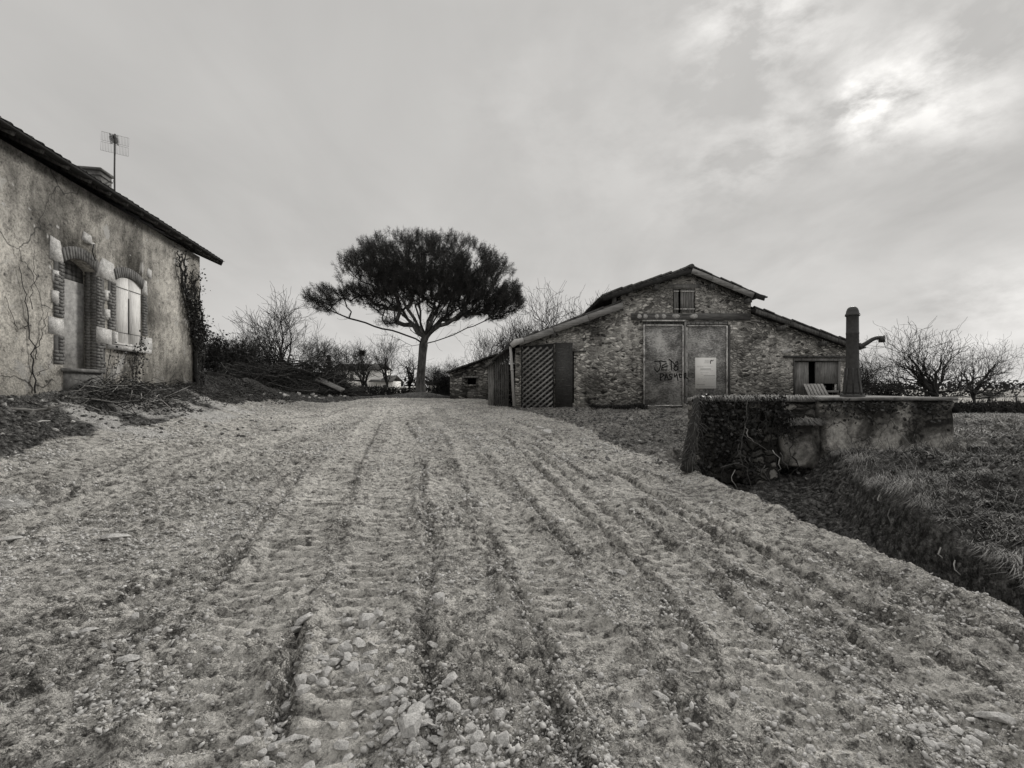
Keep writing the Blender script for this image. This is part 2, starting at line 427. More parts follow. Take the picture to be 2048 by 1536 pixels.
def m_ground():
    t = NT('earth and crushed stone', .97, .08)
    at_ = t.n('ShaderNodeVertexColor', layer_name='soil'); sep = t.n('ShaderNodeSeparateColor'); t.l(at_.outputs['Color'], sep.inputs[0])
    pale, grass, white = sep.outputs[0], sep.outputs[1], sep.outputs[2]
    n1 = t.noise(1.1, 6, .62, .3); n2 = t.noise(11, 8, .74); n3 = t.noise(60, 6, .78)
    wv = t.warp(.05, 16)
    e1 = t.vor(21, 'DISTANCE_TO_EDGE', wv); e2 = t.vor(58, 'DISTANCE_TO_EDGE', wv)
    v = t.vor(21, 'F1', wv, 'Color'); sv = t.n('ShaderNodeSeparateColor'); t.l(v, sv.inputs[0])
    f = t.math('ADD', t.math('MULTIPLY', n2, .48), t.math('ADD', t.math('MULTIPLY', n3, .42), t.math('MULTIPLY', sv.outputs[0], .10)))
    cp = t.ramp(f, [(.41, .14), (.465, .46), (.51, .70), (.565, .84), (.66, .92)])
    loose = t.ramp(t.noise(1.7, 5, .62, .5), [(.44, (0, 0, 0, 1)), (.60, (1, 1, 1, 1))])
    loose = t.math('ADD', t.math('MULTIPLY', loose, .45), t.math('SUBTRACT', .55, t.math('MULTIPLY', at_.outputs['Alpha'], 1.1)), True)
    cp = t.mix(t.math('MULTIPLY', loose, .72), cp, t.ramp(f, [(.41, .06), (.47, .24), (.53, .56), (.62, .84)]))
    gap = t.math('MULTIPLY', t.ramp(e2, [(.02, (1, 1, 1, 1)), (.10, (0, 0, 0, 1))]), t.math('ADD', t.math('MULTIPLY', loose, .7), t.ramp(n2, [(.42, (.45, .45, .45, 1)), (.56, (0, 0, 0, 1))]), True))  # dark soil tone between stones, also painted in as crevice shade
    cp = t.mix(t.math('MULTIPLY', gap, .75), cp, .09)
    gap1 = t.math('MULTIPLY', t.ramp(e1, [(.015, (1, 1, 1, 1)), (.07, (0, 0, 0, 1))]), loose)  # wider cracks get the same painted crevice shade
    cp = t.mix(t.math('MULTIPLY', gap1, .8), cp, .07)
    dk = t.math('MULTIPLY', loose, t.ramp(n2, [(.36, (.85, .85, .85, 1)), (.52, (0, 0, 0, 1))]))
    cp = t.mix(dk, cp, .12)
    cp = t.mix(1., cp, t.ramp(n1, [(.3, .84), (.65, 1.1)]), 'MULTIPLY')
    cd = t.ramp(f, [(.39, .012), (.47, .055), (.55, .15), (.64, .42)])
    cg = t.ramp(f, [(.38, .03), (.5, .15), (.64, .40)])
    cw = t.ramp(f, [(.36, .4), (.6, .8)])
    c = t.mix(pale, cd, cp); c = t.mix(grass, c, cg); c = t.mix(white, c, cw)
    h = t.math('ADD', t.math('MULTIPLY', n2, .7), t.math('MULTIPLY', n3, .3))
    ve = t.math('ADD', t.ramp(e1, [(0., (0, 0, 0, 1)), (.16, (1, 1, 1, 1))]), t.math('MULTIPLY', t.ramp(e2, [(0., (0, 0, 0, 1)), (.2, (1, 1, 1, 1))]), .5))
    return t.out(c, t.bump(ve, .55, .03, t.bump(h, 1., .08)))
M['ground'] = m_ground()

# ------------------------------------------------------------------ world, sun, camera
SUN_AZ, SUN_EL = math.atan2(686, 950), R(27)
def sky_dir(px, py):
    v = Vector(((px-CX)/F_PX, 1, -(py-HY)/F_PX)); return v.normalized()
w = bpy.data.worlds.new('World'); scene.world = w; w.use_nodes = True
nt = w.node_tree; bg = nt.nodes['Background']; bg.inputs['Strength'].default_value = .1
class WN(NT):
    def __init__(s): s.t = nt
W = WN()
tc = W.n('ShaderNodeTexCoord'); gen = tc.outputs['Generated']
sky = W.n('ShaderNodeTexSky', sky_type='NISHITA'); sky.sun_disc = False
sky.sun_elevation = SUN_EL; sky.sun_rotation = SUN_AZ; sky.air_density = 1.5; sky.dust_density = 1
bw = W.n('ShaderNodeRGBToBW'); W.l(sky.outputs[0], bw.inputs[0])
sx = W.n('ShaderNodeSeparateXYZ'); W.l(gen, sx.inputs[0])
den = W.math('ADD', W.math('MAXIMUM', sx.outputs[2], 0.), .22)
cmb = W.n('ShaderNodeCombineXYZ')
W.l(W.math('DIVIDE', sx.outputs[0], den), cmb.inputs[0]); W.l(W.math('DIVIDE', sx.outputs[1], den), cmb.inputs[1])
cl = cmb.outputs[0]
def lobe(px, py, width, stretch=None):
    d = sky_dir(px, py)
    o = W.n('ShaderNodeVectorMath', operation='DOT_PRODUCT'); W.l(wdir, o.inputs[0]); o.inputs[1].default_value = d
    k = 1/(R(width)**2)
    return W.math('POWER', W.math('MAXIMUM', o.outputs['Value'], 0.), 2*k)
wn = W.n('ShaderNodeTexNoise'); wn.inputs['Scale'].default_value = 3.2; wn.inputs['Detail'].default_value = 6; wn.inputs['Roughness'].default_value = .6
W.l(gen, wn.inputs['Vector'])
wsub = W.n('ShaderNodeVectorMath', operation='SUBTRACT'); W.l(wn.outputs['Color'], wsub.inputs[0]); wsub.inputs[1].default_value = (.5, .5, .5)
wsc = W.n('ShaderNodeVectorMath', operation='SCALE'); W.l(wsub.outputs[0], wsc.inputs[0]); wsc.inputs['Scale'].default_value = .20
wad = W.n('ShaderNodeVectorMath', operation='ADD'); W.l(gen, wad.inputs[0]); W.l(wsc.outputs[0], wad.inputs[1])
wno = W.n('ShaderNodeVectorMath', operation='NORMALIZE'); W.l(wad.outputs[0], wno.inputs[0]); wdir = wno.outputs[0]
c1 = W.noise(1.1, 5, .5, .5, src=cl); c2 = W.noise(2.9, 6, .55, .6, src=W.mapping((1, .45, 1), (0, 0, R(35)), src=cl))
cloud = W.math('ADD', W.math('MULTIPLY', c1, .6), W.math('MULTIPLY', c2, .4))
# bank of thick cloud: even grey, lighter towards the horizon, broken and bright round the veiled sun
amp = W.math('ADD', 2.4, W.math('MULTIPLY', W.math('MAXIMUM', sx.outputs[0], 0.), 3.5))
base = W.math('ADD', 3.85, W.math('MULTIPLY', W.math('SUBTRACT', cloud, .5), amp))
hz = W.math('POWER', W.math('SUBTRACT', 1., W.math('MAXIMUM', sx.outputs[2], 0.)), 7.)
base = W.math('ADD', base, W.math('MULTIPLY', hz, 1.25))
# an overcast sky is brightest overhead
zen = W.math('POWER', W.math('MAXIMUM', W.math('DIVIDE', W.math('SUBTRACT', sx.outputs[2], .62), .38), 0.), 1.2)
base = W.math('ADD', base, W.math('MULTIPLY', zen, 5.))
sp = W.math('MULTIPLY', lobe(1712, 218, 2.4), 4.0)
for px, py, wd, a in ((1690, 190, 13, .35), (1860, 150, 4, 1.7), (1480, 20, 5, 2.0), (1545, 262, 3, 1.2), (1780, 170, 3.5, 1.3), (1440, 320, 4, .7), (1620, 60, 4, .9), (1900, 60, 4, .8),
                      (2000, 605, 3.4, 1.3), (1880, 612, 3, .8), (1300, 330, 9, .45), (1050, 220, 7, .3), (2040, 160, 4, 1.2), (1940, 230, 3, .7)):
    sp = W.math('ADD', sp, W.math('MULTIPLY', lobe(px, py, wd), a*.85))
tex = W.ramp(W.noise(7., 7, .6, .1, src=W.mapping((1, 1, 1.9), (0, R(28), 0), src=gen)), [(.40, (.08, .08, .08, 1)), (.5, (.75, .75, .75, 1)), (.62, (1.45, 1.45, 1.45, 1))])
sp = W.math('MULTIPLY', sp, tex)
tot = W.math('ADD', W.math('ADD', base, sp), W.math('MINIMUM', W.math('MULTIPLY', bw.outputs[0], .03), .25))
vm = W.n('ShaderNodeVectorMath', operation='SCALE'); vm.inputs[0].default_value = (1.015, .995, .965); W.l(tot, vm.inputs['Scale'])
W.l(vm.outputs[0], bg.inputs['Color'])

sd = bpy.data.lights.new('sun', 'SUN'); sd.energy = 1.5; sd.angle = R(12); sd.color = (1, .975, .93)
so = bpy.data.objects.new('sun', sd); col.objects.link(so)
ray = -Vector((math.sin(SUN_AZ)*math.cos(SUN_EL), math.cos(SUN_AZ)*math.cos(SUN_EL), math.sin(SUN_EL)))
so.rotation_euler = ray.to_track_quat('-Z', 'Y').to_euler(); so.location = (20, 30, 30)

cd = bpy.data.cameras.new('camera'); cam = bpy.data.objects.new('camera', cd); col.objects.link(cam)
cd.sensor_width = 36; cd.lens = 36*F_PX/2048; cd.clip_end = 8000; cd.clip_start = .05
cam.location = (0, 0, CAMZ); cam.rotation_euler = (R(90), 0, 0); cd.shift_y = (HY-768)/2048
scene.camera = cam
vs = scene.view_settings; vs.view_transform = 'Standard'; vs.look = 'None'; vs.gamma = 1; vs.exposure = .42
scene.render.resolution_x, scene.render.resolution_y = 1024, 768

# ------------------------------------------------------------------ ground sheet
def axis_pts(spans):
    out = [spans[0][0]]
    for a, b, s in spans:
        n = max(1, int(round((b-a)/s))); out += list(np.linspace(a, b, n+1)[1:])
    return out
xs = np.array([-3000, -1500, -800, -400, -220, -120, -80, -55, -40, -30, -24, -20, -17] +
              axis_pts([(-15, -11, .12), (-11, -5, .04), (-5, -2.6, .022), (-2.6, 3.0, .0125), (3.0, 6, .022), (6, 10, .045), (10, 15, .12)]) +
              [17, 20, 24, 30, 40, 55, 80, 120, 220, 400, 800, 1500, 3000])
yl = [-60, -30, -15, -8, -4, -2, -1, -.3, .3, .8, 1.2]
y = 1.25
while y < 30:
    yl.append(y); y += max(.0105, .0047*y)
yl += [31, 33, 36, 40, 46, 55, 70, 90, 120, 160, 220, 320, 500, 800, 1300, 2200, 4000]
ys = np.array(yl)
GX, GY = np.meshgrid(xs, ys)
X, Y = GX.ravel(), GY.ravel()
Z = h_base(X, Y)

def poly_px(pts): return [tuple(ground_hit(px, py)[:2]) for px, py in pts]
left_edge = poly_px([(-60, 945), (0, 922), (60, 897), (110, 880), (190, 864), (290, 850), (400, 828), (490, 806), (560, 800)])
right_edge = poly_px([(1012, 812), (1060, 826), (1130, 842), (1180, 862), (1230, 895), (1300, 915), (1376, 943)])
PALE = left_edge+[(-7.5, 19.5), (-6.5, 22.6), (-4.5, 24.0), (-2.2, 24.3), (-1.2, 22.5), (-.6, 19.2)]+right_edge + \
       [(float(edge_x(q))+.05, q) for q in (6.5, 5.9, 5.2, 4.8, 4.2, 3.7, 3.1, 2.5, 2, 0, -20)]+[(-30, -20), (-30, -2), (-8.5, 2.5)]
jx, jy = X+.5*fbm(X*1.3, Y*1.3, 3), Y+.7*fbm(X*1.3+9, Y*1.3, 4)
pale = in_poly(jx, jy, PALE).astype(float)
nearf = 1-sst(14, 40, np.hypot(X, Y))
# tracks of a crawler: two bands of cleat marks each
TR = [[(690, 812), (560, 838), (380, 872), (180, 920), (-80, 1005)], [(725, 812), (640, 850), (470, 915), (240, 990), (-60, 1100)],
      [(770, 815), (745, 850), (700, 920), (620, 1040), (500, 1260), (330, 1700)], [(800, 815), (810, 860), (790, 950), (770, 1080), (690, 1330), (600, 1700)],
      [(850, 815), (900, 870), (960, 960), (1040, 1100), (1180, 1330), (1380, 1700)], [(880, 815), (980, 860), (1100, 940), (1260, 1070), (1500, 1290), (1800, 1640)],
      [(930, 818), (1060, 860), (1220, 935), (1420, 1050), (1700, 1230), (2150, 1560)]]
track = np.zeros_like(Z); rut = np.zeros_like(Z)
near_ix = (Y > .8) & (Y < 26) & (np.abs(X) < 14)
Xn, Yn = X[near_ix], Y[near_ix]
tk, rt, sm = np.zeros_like(Xn), np.zeros_like(Xn), np.zeros_like(Xn)
for k, T in enumerate(TR):
    P = poly_px(T)
    d, arc, sdn = dist_poly(Xn, Yn, P)
    wgt = (1-sst(.18, .28, d+.22*fbm(Xn*4, Yn*4, 40+k)))*np.clip(3.*(vnoise(Xn*.8+k, Yn*.8, 60+k)*.6+vnoise(Xn*2.6+k, Yn*2.6, 65+k)*.4-.22), 0, 1)
    ph = arc/.125+.22*np.abs(sdn)/.25+2.0*fbm(Xn*1.5, Yn*1.5, 50+k)
    fr = ph-np.floor(ph); ampk = .5+.7*_hash(np.floor(ph), np.floor(ph)*0+k, 3)
    cle = sst(0, .10, fr)*(1-sst(.52, .70, fr))
    tk += wgt*(.036*cle*ampk-.026); sm = np.maximum(sm, wgt)
    rt += .034*np.exp(-((d-.3)/.06)**2)*sst(.3, .8, vnoise(arc*1.6, sdn*2+k, 70+k))
FUR = [([(905, 925), (960, 1040), (1010, 1180), (1080, 1350), (1170, 1600)], 1.), ([(1000, 868), (1100, 955), (1200, 1055), (1330, 1205), (1480, 1380), (1660, 1600)], 1.1),
       ([(1030, 868), (1180, 958), (1300, 1058), (1450, 1196), (1650, 1376), (1900, 1600)], .8), ([(1080, 868), (1250, 958), (1400, 1058), (1600, 1200), (1850, 1370), (2200, 1600)], 1.),
       ([(1190, 930), (1400, 1036), (1650, 1176), (1900, 1316), (2200, 1480)], 1.), ([(1260, 935), (1500, 1046), (1750, 1160), (2060, 1306), (2300, 1420)], .8),
       ([(800, 830), (850, 905), (845, 1000), (870, 1100), (850, 1240), (860, 1400), (880, 1600)], .7), ([(740, 830), (640, 905), (560, 1000), (480, 1110), (330, 1300)], .7),
       ([(700, 816), (560, 842), (420, 885), (200, 950), (-60, 1030)], .8), ([(770, 830), (600, 885), (300, 985), (-60, 1110)], .7), ([(630, 1200), (600, 1260), (570, 1400), (530, 1600)], 1.2),
       ([(600, 1090), (300, 1185), (-60, 1310)], .6), ([(600, 1180), (300, 1295), (-60, 1450)], .6), ([(860, 815), (960, 850), (1040, 900), (1120, 985)], .7), ([(930, 815), (1020, 838), (1120, 880), (1230, 940)], .7),
       ([(1120, 900), (1330, 1000), (1530, 1110), (1760, 1250), (2150, 1460)], .7), ([(940, 880), (1040, 980), (1130, 1090), (1240, 1240), (1360, 1420), (1460, 1600)], .8), ([(880, 860), (930, 950), (985, 1080), (1060, 1240), (1120, 1400)], .7),
       ([(1015, 868), (1140, 956), (1250, 1056), (1390, 1200), (1560, 1378), (1780, 1600)], .7), ([(1055, 868), (1215, 958), (1350, 1058), (1520, 1198), (1750, 1373), (2050, 1600)], .8), ([(660, 860), (600, 920), (520, 1010), (440, 1110)], .6), ([(760, 850), (720, 930), (690, 1040), (650, 1180)], .6),
       ([(520, 880), (330, 940), (100, 1010), (-60, 1060)], .6), ([(560, 930), (380, 1010), (150, 1090), (-60, 1170)], .6)]
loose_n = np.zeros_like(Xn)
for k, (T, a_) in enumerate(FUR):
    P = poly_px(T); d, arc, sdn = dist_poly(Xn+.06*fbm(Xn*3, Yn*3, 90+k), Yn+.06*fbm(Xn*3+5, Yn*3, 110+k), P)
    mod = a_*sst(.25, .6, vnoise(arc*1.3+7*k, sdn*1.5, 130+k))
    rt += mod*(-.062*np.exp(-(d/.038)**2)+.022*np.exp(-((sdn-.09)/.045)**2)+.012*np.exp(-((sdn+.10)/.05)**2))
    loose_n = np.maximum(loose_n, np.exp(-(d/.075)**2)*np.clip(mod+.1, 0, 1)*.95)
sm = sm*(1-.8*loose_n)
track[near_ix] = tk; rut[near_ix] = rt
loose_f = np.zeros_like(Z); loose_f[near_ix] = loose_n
smooth_f = np.zeros_like(Z); smooth_f[near_ix] = sm
Z += nearf*(.10*fbm(X*.45, Y*.45, 1, 4)+.05*fbm(X*1.9, Y*1.9, 2, 4))*np.where(np.hypot(X+0, Y-0) < 60, 1, 0)
Z += track+rut
wx, wy = X+.06*fbm(X*5, Y*5, 22), Y+.06*fbm(X*5+4, Y*5, 23)
e1, idd = chunks(wx*7, wy*8.5, 20); e2, id2 = chunks(wx*17, wy*20, 21); e3, id3 = chunks(wx*34, wy*38, 24)
rough = nearf*np.clip(1-.85*smooth_f, 0, 1)
patch = np.clip(-.1+1.9*(vnoise(X*.8, Y*.8, 33)*.6+vnoise(X*2.4, Y*2.4, 35)*.4-.2)+.8*loose_f, .05, 1.25)
Z += rough*patch*(.034*np.minimum(e1*4, 1)*(idd > .5)*idd+.029*np.minimum(e2*4.5, 1)*(id2 > .4)*(.2+id2))
Z += nearf*((.014-.009*smooth_f)*np.minimum(e3*3, 1)*(.2+id3)+.022*fbm(X*9, Y*9, 5, 4))
soilmask = 1-pale
Z += nearf*soilmask*(.26*np.clip(fbm(X*2.6, Y*2.6, 8, 5), -.1, .4)+.05*np.clip(.55-worley(X*5, Y*5, 28)[0], 0, 1))
# the raised crumbly lip beside the ditch
de = X-edge_x(Y)
Z += np.where((Y < 7.2) & (Y > 0), .07*np.exp(-((de+.12)/.14)**2)*(.3+1.4*vnoise(X*4, Y*4, 12)), 0)
bankm = np.where((X > bank_x(Y)) & (Y < 9.6), 1., 0)+np.where((X > 6.6) & (Y >= 9.6) & (Y < 24), 1., 0)
bankm = np.clip(bankm, 0, 1)*sst(0, .25, X-bank_x(Y))
Z += nearf*bankm*(.34*fbm(X*1.6, Y*1.6, 45, 5)+.13*np.minimum(chunks(wx*3.2, wy*3.2, 46)[0]*3, 1)*(vnoise(X*1.4, Y*1.4, 47) > .45))
grass = np.where((Y < 9.5) & (X > bank_x(Y)-.02) & (Y < 7.6), 1., 0)
grass = np.maximum(grass, np.where((X > 6.4) & (Y > 7.0) & (Y < 40), 1., 0)*sst(6.4, 7.4, X))
grass = np.maximum(grass, sst(25.0, 27.5, Y))
far = np.hypot(X, Y) > 46
strip = vnoise(X*.004+4, Y*.011, 90)
white = np.zeros_like(Z)
for px, py, rx, ry in ((225, 850, 1.1, .6), (375, 822, 1.2, .9), (435, 812, 1.0, .6), (290, 826, .6, .5), (5, 1010, .25, .18)):
    c = ground_hit(px, py)
    q = ((X-c.x)/rx)**2+((Y-c.y)/ry)**2+2.2*fbm(X*2.2, Y*2.2, 31)
    white = np.maximum(white, .85*(1-sst(.5, 1.1, q)))
ditch = (Y < 8) & (X > edge_x(Y)+.03) & (X < bank_x(Y)+.02)
pale_c = np.where(far, .55+.25*(strip > .45), pale)*np.where(ditch, 0, 1)
pale_c = np.where(ditch, 0, pale_c); grass_c = np.where(far, 1-np.clip(pale_c+.3, 0, 1), grass)
court = (X > .2) & (Y > 7) & (Y < 19) & ~ditch & (pale < .5)
pale_c = np.where(court, .22+.9*np.clip(fbm(X*1.1, Y*1.1, 61)+.12, 0, .6), pale_c)
grass_c = np.where(far, grass_c, grass_c*sst(-.06, .10, fbm(X*1.5, Y*1.5, 48)))
pale_s = np.clip(pale_c-.25*(1-pale_c)*0-.5*np.clip(.25-sst(.0, .5, vnoise(X*.7, Y*.7, 71)), 0, 1)*(pale > .5)*np.where(far, 0, 1), 0, 1)
V = np.stack([X, Y, Z], 1)
ny, nx = GX.shape
I = np.arange(ny*nx).reshape(ny, nx)
FQ = np.stack([I[:-1, :-1], I[:-1, 1:], I[1:, 1:], I[1:, :-1]], -1).reshape(-1, 4)
fp = pale[FQ].mean(1) > .5
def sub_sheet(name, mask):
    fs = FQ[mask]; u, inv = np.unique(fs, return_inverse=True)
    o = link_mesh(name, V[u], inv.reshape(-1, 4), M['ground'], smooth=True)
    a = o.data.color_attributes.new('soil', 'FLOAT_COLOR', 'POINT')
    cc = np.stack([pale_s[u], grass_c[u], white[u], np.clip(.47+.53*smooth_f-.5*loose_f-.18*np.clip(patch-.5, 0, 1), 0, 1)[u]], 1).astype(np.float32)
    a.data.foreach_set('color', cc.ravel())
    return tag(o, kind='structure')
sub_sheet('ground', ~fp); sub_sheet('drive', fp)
def gzf(x, y):
    i = min(max(int(np.searchsorted(ys, y))-1, 0), ny-2); j = min(max(int(np.searchsorted(xs, x))-1, 0), nx-2)
    return float(Z[i*nx+j]+Z[i*nx+j+1]+Z[(i+1)*nx+j]+Z[(i+1)*nx+j+1])/4
def gzf_arr(x, y):
    i = np.clip(np.searchsorted(ys, y)-1, 0, ny-2); j = np.clip(np.searchsorted(xs, x)-1, 0, nx-2)
    return (Z[i*nx+j]+Z[i*nx+j+1]+Z[(i+1)*nx+j]+Z[(i+1)*nx+j+1])/4

# ------------------------------------------------------------------ stones
def hull_rock(seed, n=16, sq=(1, .8, .6)):
    import bmesh
    g = np.random.default_rng(seed); bm = bmesh.new()
    for p in g.normal(size=(n, 3)):
        p = p/np.linalg.norm(p)*g.uniform(.8, 1.05); p = np.sign(p)*np.abs(p)**.85
        bm.verts.new(p*np.array(sq)*.5)
    r = bmesh.ops.convex_hull(bm, input=bm.verts[:])
    bmesh.ops.delete(bm, geom=[e for e in bm.verts if not e.link_faces], context='VERTS')
    bmesh.ops.bevel(bm, geom=bm.edges[:], offset=.035, segments=1, affect='EDGES', clamp_overlap=True)
    bmesh.ops.triangulate(bm, faces=bm.faces[:])
    me = bpy.data.meshes.new('stone'); bm.to_mesh(me); bm.free(); return me
rock_me = [hull_rock(s, 13+s % 6, ((1, .78, .6), (1, .6, .5), (1, .9, .75), (1, .5, .34))[s % 4]) for s in range(14)]
for m_ in rock_me: m_.materials.append(M['rock'])
def put_rock(x, y, size, label, group=None, mat=None, k=None, sink=.22, rz=None, tilt=.35, name='stone', cat='stone'):
    me = rock_me[random.randrange(14) if k is None else k]
    if mat is not None:
        key = me.name+mat.name
        if key not in put_rock.c:
            m2 = me.copy(); m2.materials.clear(); m2.materials.append(mat); put_rock.c[key] = m2
        me = put_rock.c[key]
    o = bpy.data.objects.new(name, me); col.objects.link(o)
    o.scale = (size, size, size*random.uniform(.75, 1)); o.rotation_euler = (random.uniform(-tilt, tilt), random.uniform(-tilt, tilt), random.uniform(0, 6.28) if rz is None else rz)
    hz = (.3, .25, .375, .17)[rock_me.index(rock_me[0] if k is None else rock_me[k]) % 4] if k is not None else .25
    o.location = (x, y, gzf(x, y)+size*hz*(.55-sink))
    return tag(o, label, cat, group)
put_rock.c = {}
big = [  # px, py, width px, variant, yaw, label
 (820, 1490, 58, 2, .3, 'large squarish grey stone in the pile nearest the camera'),
 (832, 1450, 50, 1, 1.3, 'upright wedge of grey stone standing behind the squarish stone at the bottom edge'),
 (780, 1505, 40, 0, .6, 'pale blunt stone touching the left side of the big squarish stone at the bottom edge'),
 (906, 1443, 42, 3, 2.4, 'slanted angular slab just right of the upright wedge of stone near the bottom edge'),
 (588, 1486, 56, 3, .2, 'long pale brick-shaped stone lying alone near the bottom edge'),
 (692, 1520, 34, 0, 1.0, 'blunt stone at the bottom edge between the long pale stone and the near pile'),
 (732, 1248, 40, 2, .2, 'round pale stone, topmost and whitest of the stones mid drive'),
 (756, 1234, 28, 0, 1.9, 'small pale stone tucked behind the round pale stone mid drive'),
 (607, 1252, 42, 0, .9, 'two-faced dark grey stone on the left rim of the stone scatter mid drive'),
 (588, 1262, 34, 0, .8, 'thin tilted stone leaning on the two-faced dark stone mid drive'),
 (878, 1220, 32, 2, .6, 'single pointed pale stone apart from the pile, up the drive from it'),
 (718, 1298, 36, 1, 2.2, 'angular light stone at the head of the loose cluster mid drive'),
 (740, 1312, 34, 0, .2, 'tilted stone pressed against the angular light stone in the cluster mid drive'),
 (705, 1348, 36, 2, .9, 'wedge-shaped stone with a dark side face in the cluster mid drive'),
 (733, 1340, 32, 1, .1, 'dark-sided stone between the wedge-shaped stone and the tilted one mid drive'),
 (652, 1358, 34, 0, 1.5, 'three-cornered stone at the left foot of the cluster mid drive'),
 (602, 1388, 30, 2, .7, 'lone upright stone on the edge of the smooth cleat track'),
 (766, 1384, 40, 3, .4, 'wide flat stone half sunk in fine gravel below the cluster mid drive'),
 (868, 1292, 34, 3, 2.5, 'narrow splinter of stone lying diagonally right of the cluster mid drive'),
 (998, 1460, 34, 2, .1, 'round grey cobble right of the near pile on bare gravel'),
 (974, 1418, 26, 0, .4, 'pointed stone standing just above the round grey cobble'),
 (958, 1520, 34, 1, .3, 'stone on the bottom edge at the right end of the near pile'),
 (898, 1388, 40, 0, .8, 'broad stone behind the slanted angular slab near the bottom edge'),
 (1123, 1048, 17, 2, .3, 'single white quartz lump far up the right wheel track'),
 (1988, 1440, 60, 3, 2.6, 'large flat stone bedded in the drive in the lower right corner'),
 (1948, 1486, 34, 2, .8, 'rounded stone beside the large flat stone in the lower right corner'),
 (1322, 1392, 36, 3, 2.4, 'pale slab bedded in the right hand track'),
 (232, 1084, 50, 3, .5, 'large thin flake of schist lying at the left of the drive'),
 (22, 1078, 44, 3, .3, 'flat flake of schist at the far left edge of the drive'),
 (176, 1282, 34, 3, .4, 'flat pale stone alone in the lower left of the drive'),
 (258, 1338, 42, 3, .5, 'broad sunken pale stone in the lower left of the drive'),
 (1240, 1150, 34, 3, 2.4, 'long flat stone on the ridge between the two right tracks'),
]
for px, py, wpx, k, rz, lab in big:
    p = ground_hit(px, py); sz = wpx/F_PX*p.y*1.12
    put_rock(p.x, p.y, sz, lab, 'larger stones on the drive', M['rockwhite'] if 'quartz' in lab else None, k, .16, rz, .18)
taken = [tuple(ground_hit(b[0], b[1])[:2]) for b in big]
cl_px = [(690, 1330, 130, 90, 75), (830, 1470, 170, 70, 105), (560, 1500, 120, 40, 20), (1080, 1160, 120, 60, 18), (1450, 1380, 300, 120, 40), (300, 1250, 280, 150, 26), (1900, 1480, 120, 60, 18)]
for cx_, cy_, rx_, ry_, n in cl_px:
    for _ in range(n):
        q = ground_hit(cx_+random.gauss(0, .5)*rx_, min(1560, cy_+random.gauss(0, .5)*ry_))
        s = random.uniform(.03, .085)*(1.1 if cy_ > 1300 and cx_ < 1000 else .9)
        if min((q.x-a)**2+(q.y-b)**2 for a, b in taken) < .0025: continue
        put_rock(q.x, q.y, s, 'small angular grey stone lying loose on the gravel drive', 'small loose stones on the drive')
# the gravel itself: nobody could count it
base_r = []
for s in range(6):
    g = np.random.default_rng(100+s)
    t_ = (1+5**.5)/2
    iv = np.array([(-1, t_, 0), (1, t_, 0), (-1, -t_, 0), (1, -t_, 0), (0, -1, t_), (0, 1, t_), (0, -1, -t_), (0, 1, -t_), (t_, 0, -1), (t_, 0, 1), (-t_, 0, -1), (-t_, 0, 1)])
    iv = iv/np.linalg.norm(iv[0])*g.uniform(.7, 1.15, (12, 1)); iv += g.normal(0, .12, iv.shape)
    base_r.append(iv*.5*np.array([1, .8, .55]))
IF = np.array([(0, 11, 5), (0, 5, 1), (0, 1, 7), (0, 7, 10), (0, 10, 11), (1, 5, 9), (5, 11, 4), (11, 10, 2), (10, 7, 6), (7, 1, 8), (3, 9, 4), (3, 4, 2), (3, 2, 6), (3, 6, 8), (3, 8, 9), (4, 9, 5), (2, 4, 11), (6, 2, 10), (8, 6, 7), (9, 8, 1)])
base_r = np.array(base_r)
